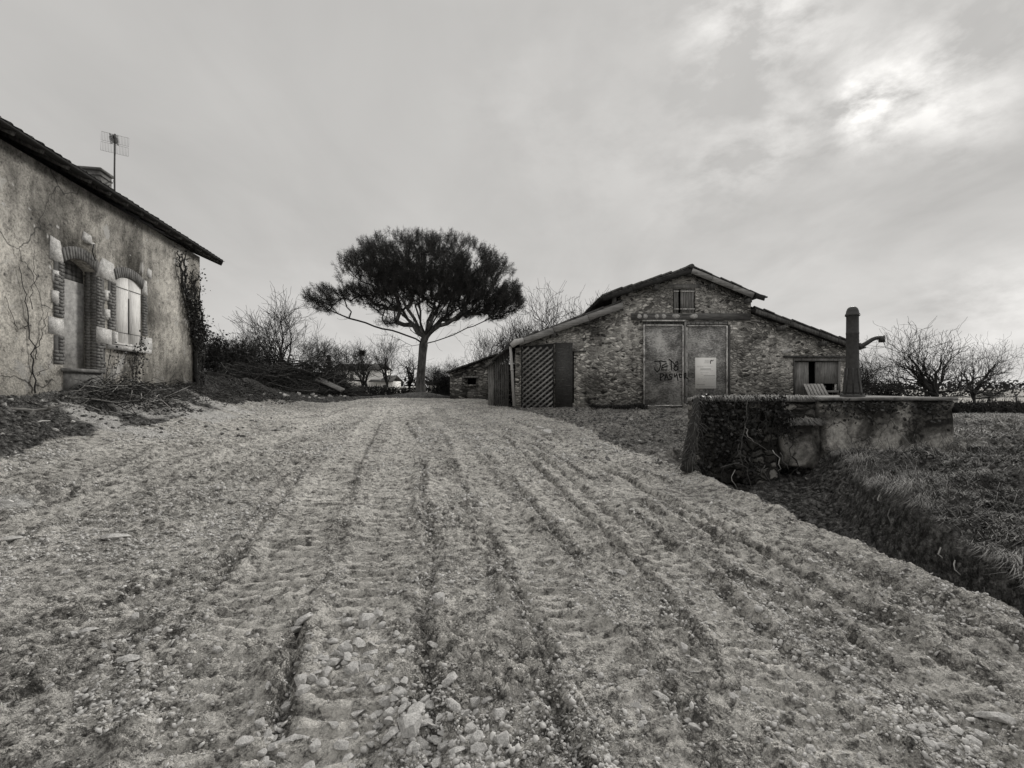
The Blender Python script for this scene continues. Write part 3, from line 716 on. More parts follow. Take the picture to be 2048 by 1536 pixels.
def gravel(name, N, ymin, ymax, smin, smax, mat, seed, thr, dirt=False):
    g = np.random.default_rng(seed)
    yy = ymin*(ymax/ymin)**g.random(N*3); xx = g.uniform(-1.15, 1.12, N*3)*yy
    xx = np.clip(xx, -14, 9)
    ok = in_poly(xx, yy, PALE) ^ (dirt is not False)
    if dirt is None: ok &= (xx > bank_x(yy)) & ~((yy > 7.1) & (xx < 7.3)) & ((yy < 9.4) | (xx > 7.3))
    if dirt: ok &= ((xx < bank_x(yy)-.05) | (yy > 9.4)) & (xx < 6.3) & ~((yy > 7.1) & (xx > 2.4) & (yy < 10)) & (wall_dist(xx, yy) > .1)
    dens = vnoise(xx*1.1, yy*1.1, 33)*.6+vnoise(xx*3.1, yy*3.1, 34)*.4
    smk = np.zeros_like(xx)
    i = np.clip(np.searchsorted(ys, yy)-1, 0, ny-2); j = np.clip(np.searchsorted(xs, xx)-1, 0, nx-2)
    smk = smooth_f[i*nx+j]
    lipz = (edge_x(yy)-xx > -.05) & (edge_x(yy)-xx < .7) & (yy < 7.3)
    i0_ = np.clip(np.searchsorted(ys, yy)-1, 0, ny-2)*nx+np.clip(np.searchsorted(xs, xx)-1, 0, nx-2)
    dens = dens+.25*loose_f[i0_]; smk = smk if not dirt else smk*0
    dens = np.where(lipz, dens+.16, dens)
    ok &= g.random(len(xx)) < np.clip((dens-thr)*3.2, .06, 1)*(1-.8*smk)
    xx, yy = xx[ok][:N], yy[ok][:N]; n = len(xx)
    zz = gzf_arr(xx, yy)
    s = smin*(smax/smin)**(g.random(n)**2.0)*np.clip(yy/4.5, .8, 2.2)
    a = g.uniform(0, 6.28, n); ti = g.normal(0, .35, (n, 2))
    P = base_r[g.integers(0, 6, n)]*s[:, None, None]
    ca, sa = np.cos(a)[:, None], np.sin(a)[:, None]
    x_, y_, z_ = P[..., 0]*ca-P[..., 1]*sa, P[..., 0]*sa+P[..., 1]*ca, P[..., 2]
    z_ = z_+x_*ti[:, :1]+y_*ti[:, 1:]
    P = np.stack([x_+xx[:, None], y_+yy[:, None], z_+zz[:, None]+s[:, None]*.1], -1).reshape(-1, 3)
    Fs = (np.arange(n)[:, None, None]*12+IF[None]).reshape(-1, 3)
    o = link_mesh(name, P, Fs, mat); return o
tag(gravel('gravel', 46000, 1.7, 24, .008, .05, M['rock'], 5, .46), 'loose angular crushed stone covering the drive', 'gravel', kind='stuff')
tag(gravel('bank_clods', 24000, 2.6, 16, .012, .09, M['rockdark'], 16, .30, None), 'broken earth clods strewn over the grassy bank', 'soil', kind='stuff')
tag(gravel('soil_clods', 22000, 2.6, 24, .012, .07, M['rockdark'], 6, .3, True), 'dark crumbled earth beside the drive', 'soil', kind='stuff')

# ------------------------------------------------------------------ farmhouse on the left
def HW(t, d, z): return Vector((HC[0]+HD[0]*t+HN[0]*d, HC[1]+HD[1]*t+HN[1]*d, z))
hm = lambda t, z, d: HW(t, d, z)                    # box map: u along wall, v up, w outwards
house = thing('farmhouse', HW(-4, -3, 1.4), 'old roughcast stucco farmhouse with brick-framed blocked doorway and closed white shutters', 'house')
T0, ZB, ZE = -19., .4, 5.72
def arch(t, t0, t1, zs, zc):
    u = (t-(t0+t1)/2)/((t1-t0)/2); return zs+(zc-zs)*(1-u*u)
D0, D1 = -5.86, -4.91; W0, W1 = -4.25, -3.19
DZ0, DZS, DZC = 1.98, 4.06, 4.22; WZ0, WZS, WZC = 2.62, 4.06, 4.22
mb = MB()
tt = sorted(set([T0, -14, -9, -7, -6.4, -2.6, -1.5, 0]+list(np.linspace(D0, D1, 9))+list(np.linspace(W0, W1, 9))))
for a, b in zip(tt[:-1], tt[1:]):
    mid = (a+b)/2; iv = [(ZB, ZB, ZE, ZE)]
    if D0 < mid < D1: iv = [(ZB, ZB, DZ0, DZ0), (arch(a, D0, D1, DZS, DZC), arch(b, D0, D1, DZS, DZC), ZE, ZE)]
    if W0 < mid < W1: iv = [(ZB, ZB, WZ0, WZ0), (arch(a, W0, W1, WZS, WZC), arch(b, W0, W1, WZS, WZC), ZE, ZE)]
    for z0a, z0b, z1a, z1b in iv:
        V_ = [HW(a, 0, z0a), HW(b, 0, z0b), HW(b, 0, z1b), HW(a, 0, z1a), HW(a, -.4, z0a), HW(b, -.4, z0b), HW(b, -.4, z1b), HW(a, -.4, z1a)]
        fs = [(0, 1, 2, 3), (5, 4, 7, 6), (3, 2, 6, 7), (1, 0, 4, 5)]
        if abs(a-T0) < 1e-6 or (abs(a-D1) < 1e-6 and 0): fs.append((4, 0, 3, 7))
        if abs(b) < 1e-6: fs.append((1, 5, 6, 2))
        mb.add(V_, fs)
for t, z0, z1 in ((D0, DZ0, DZS), (D1, DZ0, DZS), (W0, WZ0, WZS), (W1, WZ0, WZS)):
    mb.add([HW(t, 0, z0), HW(t, -.4, z0), HW(t, -.4, z1), HW(t, 0, z1)], [(0, 1, 2, 3)])
# gable ends and back wall
RD, RS = -3.5, .45                                   # ridge offset and roof slope
for t in (T0, 0):
    s = .35 if t == T0 else -.35
    e0, e1 = (t, t+s)
    poly = [(-.402, ZB), (-6.6, ZB), (-6.6, ZE), (-3.5, ZE+RS*3.1), (-.402, ZE)]
    V_ = [HW(e0, d, z) for d, z in poly]+[HW(e1, d, z) for d, z in poly]
    n = 5; mb.add(V_, [tuple(range(n)), tuple(range(n, 2*n))[::-1]]+[(i, n+i, n+(i+1) % n, (i+1) % n) for i in range(n)])
mb.box(hm, T0+.36, -.36, ZB, ZE, -6.6, -6.3)
mb.build('wall', M['stucco'], house)
# roof: two tiled slopes with a row of under-tiles shown at the eave
def roof_z(d): return 5.80+RS*(.34-d) if d > RD else 5.80+RS*(.34-RD)-RS*(RD-d)
rb = MB()
def rslab(t0, t1, d0, d1, th):
    V_ = [HW(t0, d0, roof_z(d0)), HW(t1, d0, roof_z(d0)), HW(t1, d1, roof_z(d1)), HW(t0, d1, roof_z(d1))]
    V2 = [p+Vector((0, 0, th)) for p in V_]
    rb.add(V_+V2, [(3, 2, 1, 0), (4, 5, 6, 7), (0, 1, 5, 4), (1, 2, 6, 5), (2, 3, 7, 6), (3, 0, 4, 7)])
rslab(T0-.3, .75, .34, RD, .05); rslab(T0-.3, .75, RD, -7.0, .05)
t = T0-.3
while t < .75:                                       # canal tiles, one half-round run per 0.22 m
    for d0, d1 in ((.40, RD), (RD, -7.05)):
        for part in range(2):
            a0 = t+.11*part
            prof = [(.055*math.cos(q), .035*math.sin(q)) for q in np.linspace(0, math.pi, 5)]
            j = random.uniform(-.006, .006); dd0 = d0-.03+random.uniform(-.012, .012)
            V_ = [HW(a0+.055+u, dd, roof_z(dd)+.045+w_*(1 if part == 0 else .4)+j) for dd in (dd0, d1) for u, w_ in prof]
            rb.add(V_, [(k, k+1, k+6, k+5) for k in range(4)]+[(0, 1, 2, 3, 4)])
    t += .22
roof = rb.build('roof', M['tile'], house)
for k, t in enumerate(np.arange(-18.6, .7, .62)):
    b = MB(); b.beam(HW(t, .30, roof_z(.30)-.06), HW(t, -.38, roof_z(-.38)-.06), .07, .08)
    b.build('rafter', M['wood_dark'], roof)
b = MB(); b.beam(HW(T0-.28, .30, roof_z(.30)-.018), HW(.74, .30, roof_z(.30)-.018), .16, .025); b.build('eave_board', M['roofwood'], roof)
b = MB(); b.beam(HW(.72, .38, roof_z(.38)-.06), HW(.72, RD, roof_z(RD)-.06), .04, .17); b.build('bargeboard', M['roofwood'], roof)
ch = MB()
cm = lambda t, z, d: HW(t, d, z)
ch.box(cm, -1.90, -1.40, 6.4, 7.46, -2.22, -1.66); ch.box(cm, -1.94, -1.36, 7.46, 7.53, -2.26, -1.62); ch.box(cm, -1.92, -1.38, 7.32, 7.36, -2.24, -1.64)
ch.build('chimney', M['brick'], roof)
# blocked doorway
b = MB(); b.box(hm, D0-.1, D1+.1, DZ0-.3, DZC-.42, -.30, -.22); b.build('door_infill', M['plaster'], house)
b = MB()
for k in range(5): b.box(hm, D0-.1, D1+.1, DZC-.42+.012*(k > 0)+k*.11, DZC-.42+(k+1)*.11, -.30, -.235)
b.build('transom_boards', M['wood_dark'], house)
b = MB(); b.box(hm, D0-.06, D1+.12, 1.91, 1.98, -.1, .12); b.box(hm, D0+.0, D1+.15, 1.5, 1.908, -.1, .05); b.build('door_step', M['slab'], house)
# brick dressings
def brick_col(name, t0, t1, z0, z1, tooth, side):
    b = MB(); jb = MB(); z = z0; k = 0
    jb.box(hm, t0+.015, t1-.015, z0, z1, -.02, .012)
    while z < z1-.03:
        grp = (k//4) % 2; a, c = t0, t1
        if grp and side in ('l', 'b'): a = t0+tooth
        if grp and side in ('r', 'b'): c = t1-tooth
        u = a
        first = .11 if k % 2 else .22
        while u < c-.02:
            e = min(c, u+first); first = .22
            b.box(hm, u+.005, e-.005, z+.006, min(z1, z+.062), -.02, .024+random.uniform(0, .006)); u = e
        z += .068; k += 1
    o = b.build(name, M['brick'], house); jb.build('mortar', M['joint'], o)
    return o
brick_col('brick_jamb', D0-.26, D0, 2.05, 2.60, .12, 'l'); brick_col('brick_jamb', D0-.26, D0, 2.95, 4.02, .12, 'l')
brick_col('brick_jamb', D1, D1+.30, 1.9, 2.55, .1, 'r'); brick_col('brick_jamb', D1, D1+.27, 2.90, 3.98, .1, 'r')
brick_col('brick_jamb', W0-.27, W0, 2.90, 3.98, .1, 'l'); brick_col('brick_jamb', W1, W1+.22, 2.90, 3.92, .09, 'r')
b = MB()                                             # reveal of the doorway, brick lined
z = 1.98
while z < 4.05:
    for d0 in (-.21, -.10): b.box(hm, D1-.012, D1+.02, z, z+.058, d0+.004, d0+.105)
    z += .068
b.build('brick_reveal', M['brick'], house)
def brick_arch(t0, t1, zs, zc, h):
    b = MB(); n = int((t1-t0)/.068)
    for i in range(n):
        u0, u1 = t0+(t1-t0)*i/n+.005, t0+(t1-t0)*(i+1)/n-.005
        za, zb_ = arch(u0, t0, t1, zs, zc), arch(u1, t0, t1, zs, zc)
        ex = ((u0+u1)/2-(t0+t1)/2)*.16
        P = [HW(u0, -.05, za), HW(u1, -.05, zb_), HW(u1+ex, -.05, zb_+h), HW(u0+ex, -.05, za+h)]
        o_ = .026+random.uniform(0, .006)
        Q = [HW(u0, o_, za), HW(u1, o_, zb_), HW(u1+ex, o_, zb_+h), HW(u0+ex, o_, za+h)]
        b.add(P+Q, [(3, 2, 1, 0), (4, 5, 6, 7), (0, 1, 5, 4), (1, 2, 6, 5), (2, 3, 7, 6), (3, 0, 4, 7)])
    b.build('brick_arch', M['brick'], house)
brick_arch(D0, D1, DZS, DZC, .23); brick_arch(W0, W1, WZS, WZC, .22)
def block(name, poly, w0=-.02, w1=.014, mat='limestone'):
    b = MB(); b.prism(hm, poly, w0, w1); return b.build(name, M[mat], house)
block('impost_stone', [(D0-.36, 4.03), (D0-.01, 3.98), (D0-.01, 4.14), (D0-.1, 4.42), (D0-.34, 4.46)])
block('impost_stone', [(D1+.01, 4.0), (W0-.01, 3.98), (W0-.01, 4.12), (W0-.08, 4.40), (W0-.46, 4.44), (D1+.06, 4.2)])
block('impost_stone', [(W1+.01, 3.93), (W1+.24, 3.95), (W1+.2, 4.3), (W1+.08, 4.3), (W1+.01, 4.08)])
block('jamb_stone', [(D0-.38, 2.62), (D0-.002, 2.60), (D0-.002, 2.92), (D0-.38, 2.94)])
block('jamb_stone', [(D1, 2.56), (D1+.5, 2.56), (D1+.48, 2.89), (D1, 2.91)], -.02, .033)
for t_, z_ in ((-4.56, 3.64), (-4.55, 3.22), (-6.05, 3.72), (-6.07, 3.33)):
    block('jamb_stone', [(t_-.09, z_-.12), (t_+.10, z_-.11), (t_+.09, z_+.12), (t_-.1, z_+.11)], -.02, .02)
block('window_sill', [(D1+.52, 2.58), (W1+.36, 2.56), (W1+.34, 2.86), (W1+.0, 2.86), (W1, 2.63), (W0, 2.63), (W0, 2.86), (D1+.52, 2.87)], -.05, .06)
block('sill_ledge', [(W0-.3, 2.46), (W1+.2, 2.46), (W1+.2, 2.558), (W0-.3, 2.558)], -.05, .12)
block('wall_stone', [(-2.98, 4.44), (-2.78, 4.40), (-2.76, 4.62), (-2.94, 4.66)], -.03, .012)
sh = MB(); sh.box(hm, -5.29, -5.09, 4.60, 4.64, .0, .09); sh.prism(hm, [(-5.36, 4.642), (-5.04, 4.642), (-5.07, 4.80), (-5.31, 4.83)], 0, .014)
ob = sh.build('bracket_stone', M['limestone'], house)
wr = MB(); wr.tube([HW(-5.2, .14, 4.6), HW(-5.22, .12, 4.45), HW(-5.15, .1, 4.36), HW(-5.02, .06, 4.3)], .012); wr.build('hook', M['rustiron'], ob)
for k, (a, c) in enumerate(((W0+.012, (W0+W1)/2-.006), ((W0+W1)/2+.006, W1-.012))):
    b = MB(); us = np.linspace(c, a, 6)
    b.prism(hm, [(a, WZ0-.10), (c, WZ0-.10)]+[(float(u), arch(float(u), W0, W1, WZS, WZC)-.015) for u in us], -.05, -.015)
    o = b.build('shutter', M['oldwhite'], house)
    for zz in (2.88, 3.92):
        hb = MB(); hb.box(hm, a+.01, c-.01, zz-.006, zz+.006, -.011, -.004); hb.build('strap_hinge', M['rustiron'], o)
hm2 = MB(); hm2.box(hm, (W0+W1)/2-.009, (W0+W1)/2+.009, WZ0+.25, 3.72, -.011, .0); hm2.build('shutter_bar', M['wood_dark'], house)

# TV aerial
p0 = at(229.5, 400, 12.95); tip = at(230, 268, 12.95)
ae = thing('tv_aerial', p0-Vector((0, 0, .3)), 'rake-shaped television aerial with mesh reflector on a thin mast beside the chimney', 'aerial')
b = MB(); b.tube([p0-Vector((0, 0, .55)), p0, at(229, 340, 12.95), tip], .021, 8); b.build('mast', M['metal'], ae)
b = MB(); b.tube([HW(-1.40, -1.6, 7.40), at(229.5, 374, 12.95)], .02, 6); b.tube([HW(-1.40, -1.6, 7.3), at(229.5, 377, 12.95)], .012, 5); b.build('wall_bracket', M['metal'], ae)
b = MB(); ctr = at(230, 288, 12.97)
bx, bz, by_ = Vector((.78, .62, 0)), Vector((0, .05, 1)), Vector((.60, -.78, -.15))
for half in (-1, 1):
    hh = ctr+bz*(.14*half)
    for i in range(19):
        q = -.29+.58*i/18; b.tube([hh+bx*q-bz*.12, hh+bx*q+bz*.12], .003, 4)
    for zz in (-.12, .12): b.tube([hh-bx*.29+bz*zz, hh+bx*.29+bz*zz], .004, 4)
b.build('reflector', M['alu'], ae)
b = MB(); b.tube([ctr, ctr+by_*.95], .013, 5)
for i in range(9):
    q = ctr+by_*(.12+.09*i); b.tube([q-bx*.09-bz*.05, q+bx*.09+bz*.05], .007, 4); b.tube([q-bx*.09+bz*.05, q+bx*.09-bz*.05], .007, 4)
b.build('boom', M['metal'], ae)

# climbing ivy at the corner of the farmhouse
def wander(P, n, j, rs):
    P = [Vector(p) for p in P]; out = []
    for a, b_ in zip(P[:-1], P[1:]):
        for i in range(n): out.append(a.lerp(b_, i/n)+Vector((rs.gauss(0, j), rs.gauss(0, j), rs.gauss(0, j*.4))))
    return out+[P[-1]]
rs = random.Random(5)
iv = thing('climbing_ivy', HW(-.2, .15, gz(*HW(-.2, .15, 0)[:2])), 'thick old ivy climbing the end corner of the farmhouse, bare stems reaching the eave', 'ivy')
paths = []
for t0, pts in ((-.15, [(-.22, 2.4), (-.3, 3.1), (-.75, 3.9), (-1.2, 4.6), (-1.42, 5.1), (-1.5, 5.5)]), (-.1, [(-.15, 2.6), (-.2, 3.4), (-.5, 4.2), (-.4, 4.9), (-.15, 5.1)]),
                (-.25, [(-.3, 2.6), (-.6, 3.6), (-1.1, 4.5), (-1.15, 5.2), (-1.0, 5.62)]), (-.02, [(.02, 2.5), (.0, 3.4), (-.15, 4.2), (-.1, 4.8)]),
                (-.3, [(-.4, 2.5), (-.5, 3.3), (-.85, 4.1), (-.7, 4.6), (-.55, 5.2)])):
    base = [HW(t0, .08, 1.2)]+[HW(t, .06, z) for t, z in pts]
    paths.append(wander(base, 5, .022, rs))
b = MB()
for P in paths: b.tube(P, list(np.linspace(.075, .014, len(P))), 6)
for k in range(120):
    P = rs.choice(paths); i = rs.randrange(8, len(P)-2); q = P[i]
    dt, dz = rs.gauss(-.05, .16), rs.uniform(.0, .26)
    e = q+Vector((HD[0]*dt, HD[1]*dt, dz)); b.tube([q, q.lerp(e, .5)+Vector((.04, 0, .02)), e], [.012, .01, .006], 4)
b.build('stem', M['darkstem'], iv)
C = []
for P in paths:
    for i, q in enumerate(P):
        dens = 36 if 6 < i < len(P)*.6 else (6 if i <= 6 else 4)
        for _ in range(dens):
            tj = rs.gauss(-.05, .13); C.append((q.x+HD[0]*tj+HN[0]*abs(rs.gauss(0, .08)), q.y+HD[1]*tj+HN[1]*abs(rs.gauss(0, .08)), q.z+rs.gauss(0, .12)))
for _ in range(420):
    C.append(tuple(HW(.10+rs.gauss(0, .13), rs.gauss(0, .14), 3.35+rs.gauss(0, .22))))
for _ in range(150):
    C.append(tuple(HW(-.05+rs.gauss(0, .10), rs.gauss(0, .10), 2.3+rs.gauss(0, .42))))
V_, F_ = quads_cloud(np.array(C), .062, (HN[0]*.3, HN[1]*.3, -.2), .8, 3)
link_mesh('foliage', V_, F_, M['ivy'], iv)
# leafless creeper traces and the plant under the sill
def creeper(name, label, stems, leaves, cat='creeper'):
    o = None; b = MB(); C = []
    for P, r in stems:
        Q = wander([HW(t, d, z) for t, d, z in P], 6, .018, rs); b.tube(Q, list(np.linspace(r*.6, r*.22, len(Q))), 5); C += Q
    root = thing(name, HW(stems[0][0][0][0], .05, stems[0][0][0][2]), label, cat)
    b.build('stem', M['darkstem'], root)
    if leaves:
        L = [(q.x+rs.gauss(0, .1)*HD[0]+HN[0]*abs(rs.gauss(0, .08)), q.y+rs.gauss(0, .1)*HD[1]+HN[1]*abs(rs.gauss(0, .05)), q.z+rs.gauss(0, .09)) for q in C for _ in range(leaves)]
        V_, F_ = quads_cloud(np.array(L), .05, (.3, 0, -.2), .8, 8); link_mesh('foliage', V_, F_, M['ivy'], root)
creeper('creeper', 'small ivy growing up to the sill below the shuttered window', [([(-3.75, .1, 1.5), (-3.72, .1, 2.1), (-3.62, .14, 2.5), (-3.45, .14, 2.85)], .02), ([(-3.7, .1, 1.6), (-3.85, .1, 2.2), (-3.7, .14, 2.6)], .015), ([(-3.75, .1, 1.6), (-3.55, .08, 2.1), (-3.5, .1, 2.4)], .015)], 6)
creeper('creeper', 'bare creeper stems branching up the stucco left of the doorway', [([(-6.62, .03, 1.5), (-6.65, .03, 2.2), (-6.75, .03, 3.0), (-6.95, .03, 3.7)], .022), ([(-6.63, .03, 2.1), (-6.45, .03, 2.5), (-6.3, .03, 3.0)], .014), ([(-6.6, .03, 1.8), (-6.3, .03, 1.95), (-6.15, .03, 2.3)], .012), ([(-6.7, .03, 2.7), (-6.95, .03, 2.6), (-7.2, .03, 3.1)], .012), ([(-6.7, .03, 3.0), (-6.6, .03, 3.6), (-6.62, .03, 4.1)], .01)], 0)
creeper('creeper', 'thin dead creeper on the wall beneath the door jamb and sill', [([(-4.75, .07, 1.6), (-4.6, .07, 2.2), (-4.5, .07, 2.55)], .012), ([(-4.5, .05, 1.6), (-4.25, .05, 2.3), (-4.15, .05, 2.5)], .012), ([(-4.6, .05, 2.0), (-4.3, .05, 2.1)], .01)], 2)

# ------------------------------------------------------------------ barn
BY, BS = 18.5, 18.5/F_PX
def bxz(px, py): return ((px-CX)*BS, CAMZ-(py-HY)*BS)
fm = lambda x, z, d: Vector((x, BY-d, z))            # u right, v up, w towards the camera
barn = thing('barn', (6.5, BY+5, .75), 'wide stone barn with stepped tiled roofs and tall sliding double doors', 'barn')
ridge = bxz(1377, 546); ml = bxz(1222, 600); mr = bxz(1502, 597); ll = (.13, bxz(0, 697)[1]); lu = bxz(1242, 616); ru = bxz(1503, 628); rl = (13.1, bxz(0, 697)[1])
def top_z(x):
    if x < lu[0]: return ll[1]+(lu[1]-ll[1])*(x-ll[0])/(lu[0]-ll[0])
    if x < ridge[0]: return ml[1]+.02+(ridge[1]-ml[1])*(x-ml[0])/(ridge[0]-ml[0])
    if x < mr[0]: return ridge[1]+(mr[1]-ridge[1])*(x-ridge[0])/(mr[0]-ridge[0])
    return ru[1]+(rl[1]-ru[1])*(x-ru[0])/(rl[0]-ru[0])
WX0, WX1, WZb, WZt = bxz(1588, 0)[0], bxz(1680, 0)[0], bxz(0, 790)[1], bxz(0, 722)[1]
HX0, HX1, HZb, HZt = bxz(1346, 0)[0], bxz(1391, 0)[0], bxz(0, 626)[1], bxz(0, 577)[1]
LX0, LX1, LZt = bxz(1042, 0)[0], bxz(1110, 0)[0], bxz(0, 693)[1]
cuts = sorted(set([.13, .4, 1.2, 2.4, 3.4, lu[0]-1e-4, lu[0], 5., ridge[0], 8., mr[0]-1e-4, mr[0], 10.5, 13.1, WX0, WX1, HX0, HX1]))
mb = MB()
for a, c in zip(cuts[:-1], cuts[1:]):
    if c-a < .001: continue
    m_ = (a+c)/2; za, zc_ = top_z(a+1e-5), top_z(c-1e-5); iv_ = [(.3, None)]
    if WX0 < m_ < WX1: iv_ = [(.3, WZb), (WZt, None)]
    if HX0 < m_ < HX1: iv_ = [(.3, HZb), (HZt, None)]
    for z0, z1 in iv_:
        ta, tb = (za, zc_) if z1 is None else (z1, z1)
        V_ = [fm(a, z0, 0), fm(c, z0, 0), fm(c, tb, 0), fm(a, ta, 0), fm(a, z0, -.55), fm(c, z0, -.55), fm(c, tb, -.55), fm(a, ta, -.55)]
        fs = [(0, 1, 2, 3), (5, 4, 7, 6), (3, 2, 6, 7), (1, 0, 4, 5)]
        if a == cuts[0]: fs.append((4, 0, 3, 7))
        if c == cuts[-1]: fs.append((1, 5, 6, 2))
        mb.add(V_, fs)
for x_, z0, z1 in ((WX0, WZb, WZt), (WX1, WZb, WZt), (HX0, HZb, HZt), (HX1, HZb, HZt)):
    mb.add([fm(x_, z0, 0), fm(x_, z0, -.55), fm(x_, z1, -.55), fm(x_, z1, 0)], [(0, 1, 2, 3)])
for x_, zl, zh in ((lu[0], ll[1], ml[1]), (mr[0], ru[1]-.4, mr[1])):
    mb.add([fm(x_, zl, 0), fm(x_, zl, -.55), fm(x_, zh, -.55), fm(x_, zh, 0)], [(0, 1, 2, 3)])
LBK = 13.5
wm = lambda x, z, y_: Vector((x, y_, z))
mb.box(wm, .13, .6, .3, ll[1], BY+.552, BY+LBK); mb.box(wm, 12.6, 13.1, .3, rl[1], BY+.552, BY+LBK)
mb.box(wm, lu[0], lu[0]+.4, 3.0, ml[1]-.1, BY+.552, BY+LBK); mb.box(wm, mr[0]-.4, mr[0], 3.0, mr[1]-.1, BY+.552, BY+LBK)
bk = [(.601, .3), (12.599, .3), (12.599, rl[1]), (mr[0], ru[1]), (mr[0], mr[1]), (ridge[0], ridge[1]), (lu[0], ml[1]), (lu[0], lu[1]), (.601, ll[1])]
mb.prism(lambda x, z, d: Vector((x, BY+LBK+d, z)), bk, .01, .5)
mb.build('wall', M['stone'], barn)

def roof_plane(name, x0, z0, x1, z1, y0, y1, th, mat, ragged=0):
    """tiled slope between eave/ridge lines; runs of half-round tiles laid down the slope"""
    rb = MB(); d = Vector((x1-x0, 0, z1-z0)); n_ = Vector((-d.z, 0, d.x)).normalized()
    if n_.z < 0: n_ = -n_
    m = lambda s, yy, h: Vector((x0, 0, z0))+d*s+Vector((0, yy, 0))+n_*h
    rb.box(m, 0, 1, y0, y1, 0, th)
    yy = y0-.02; L = d.length
    nseg = max(2, int(L/.36))
    while yy < y1:
        first = yy < y0+.3
        for k in range(nseg if first else 1):
            s0, s1 = (k/nseg, (k+1.12)/nseg) if first else (-.01, 1.01)
            jj = random.uniform(-.02, .03) if first else random.uniform(-.01, .015)
            r_ = .10
            prof = [(r_*math.cos(q), .075*math.sin(q)) for q in np.linspace(0, math.pi, 5)]
            if z1 > z0: h0, h1 = th+jj, th+jj+.02
            else: h0, h1 = th+jj+.02, th+jj
            V_ = [m(s, yy+r_+u, h+w_) for s, h in ((s0, h0), (min(s1, 1.02), h1)) for u, w_ in prof]
            rb.add(V_, [(q, q+1, q+6, q+5) for q in range(4)]+[(0, 1, 2, 3, 4), (9, 8, 7, 6, 5)])
        yy += .22
    o = rb.build(name, mat, barn)
    return o
OV = .32
y0r, y1r = BY-OV, BY+LBK+.6
eL, eR = bxz(1206, 595), bxz(1522, 594)
k_ = (BY-OV)/BY
rt1 = roof_plane('roof', eL[0]*k_, eL[1]*k_+.03, ridge[0], ridge[1]+.09, y0r, y1r, .06, M['tile'])
rt2 = roof_plane('roof', eR[0]*k_, eR[1]*k_+.02, ridge[0], ridge[1]+.09, y0r, y1r, .06, M['tile'])
la, lb = bxz(1022, 695), bxz(1250, 608)
rt3 = roof_plane('roof', la[0], la[1]+.08, lu[0]-.01, lu[1]+.12, y0r+.03, y1r, .06, M['tile'])
rt4 = roof_plane('roof', rl[0]+.22, rl[1]+.04, mr[0]+.01, ru[1]+.13, y0r+.03, y1r, .06, M['tile'])
b = MB()
for k in range(34): b.tube([(ridge[0]+random.uniform(-.01, .01), y0r-.02+k*.42, ridge[1]+.17), (ridge[0], y0r+.44+k*.42, ridge[1]+.20)], .11, 8)
b.build('ridge_tiles', M['tile'], barn)
def barge(par, x0, z0, x1, z1, w_, yy, mat='barge'):
    b = MB(); n = 3
    for k in range(n):
        s0, s1 = k/n+.002, (k+1)/n-.002; j = random.uniform(-.02, .02)
        b.beam((x0+(x1-x0)*s0, yy+j*.3, z0+(z1-z0)*s0+j*.4), (x0+(x1-x0)*s1, yy+j*.3, z0+(z1-z0)*s1+j*.2), .035, w_)
    b.build('bargeboard', M[mat], par)
yb = BY-OV-.02
barge(rt1, eL[0]*k_, eL[1]*k_-.04, ridge[0], ridge[1]+.01, .15, yb, 'roofwood')
barge(rt2, ridge[0], ridge[1]+.01, eR[0]*k_-.3, eR[1]*k_+.12-.04, .20, yb)
barge(rt3, la[0]+.3, la[1]+.15, lu[0]+.02, lu[1]+.06, .24, yb+.03)
barge(rt4, mr[0]+.02, ru[1]+.07, rl[0]+.18, rl[1]-.02, .15, yb+.03, 'wood_dark')
# purlin ends carrying the verge
for par, pts in ((rt1, [(ridge[0]-.02, ridge[1]-.08), bxz(1308, 578)]), (rt2, [bxz(1420, 575), bxz(1492, 603)]), (rt3, [bxz(1172, 644), bxz(1106, 671)]), (rt4, [bxz(1556, 658), bxz(1640, 688)])):
    for x_, z_ in pts:
        b = MB(); b.beam((x_, BY-OV+.02, z_), (x_, BY+.8, z_), .17, .17); b.build('purlin', M['wood_dark'], par)
# clerestory posts between the two left roofs
for yy in (BY+.1, BY+2.6, BY+5.2, BY+7.8):
    b = MB(); b.beam((lu[0]-.25, yy, lu[1]-.1), (lu[0]-.25, yy, eL[1]+.04), .14, .14, (0, 1, 0)); b.build('post', M['wood_grey'], rt1)
b = MB(); b.tube([(eR[0]-.1, BY-.1, eR[1]-.02), (eR[0]+.06, BY-.35, eR[1]-.07)], [.06, .03], 6); b.beam((eR[0]-.4, BY-OV-.05, eR[1]-.02), (eR[0]-.05, BY-OV-.06, eR[1]-.12), .03, .2); b.build('broken_batten', M['roofwood'], rt2)
# lintels
def fbox(name, px0, px1, py0, py1, d0, d1, mat, par=None, tilt=0):
    x0, z1 = bxz(px0, py0); x1, z0 = bxz(px1, py1); b = MB()
    b.prism(fm, [(x0, z0), (x1, z0+tilt), (x1, z1+tilt), (x0, z1)], d0, d1); return b.build(name, M[mat], par or barn)
fbox('lintel', 1262, 1500, 627, 640.5, -.1, .055, 'beam_x'); 
for px, rx in ((1278, 4.5), (1290, 4.5), (1313, 4), (1327, 4.5), (1351, 7.5), (1387, 8)):
    x_, z_ = bxz(px, 633); b = MB()
    b.prism(fm, [(x_+rx*BS*math.cos(q)*(1+.1*math.sin(3*q+px)), z_+4.6*BS*math.sin(q)*(1+.08*math.cos(2*q+px))) for q in np.linspace(0, 6.28, 15)[:-1]], .05, .062)
    b.build('mortar_roundel', M['limestone'], barn)
fbox('lintel', 1337, 1401, 569, 576.5, -.1, .03, 'wood_grey')
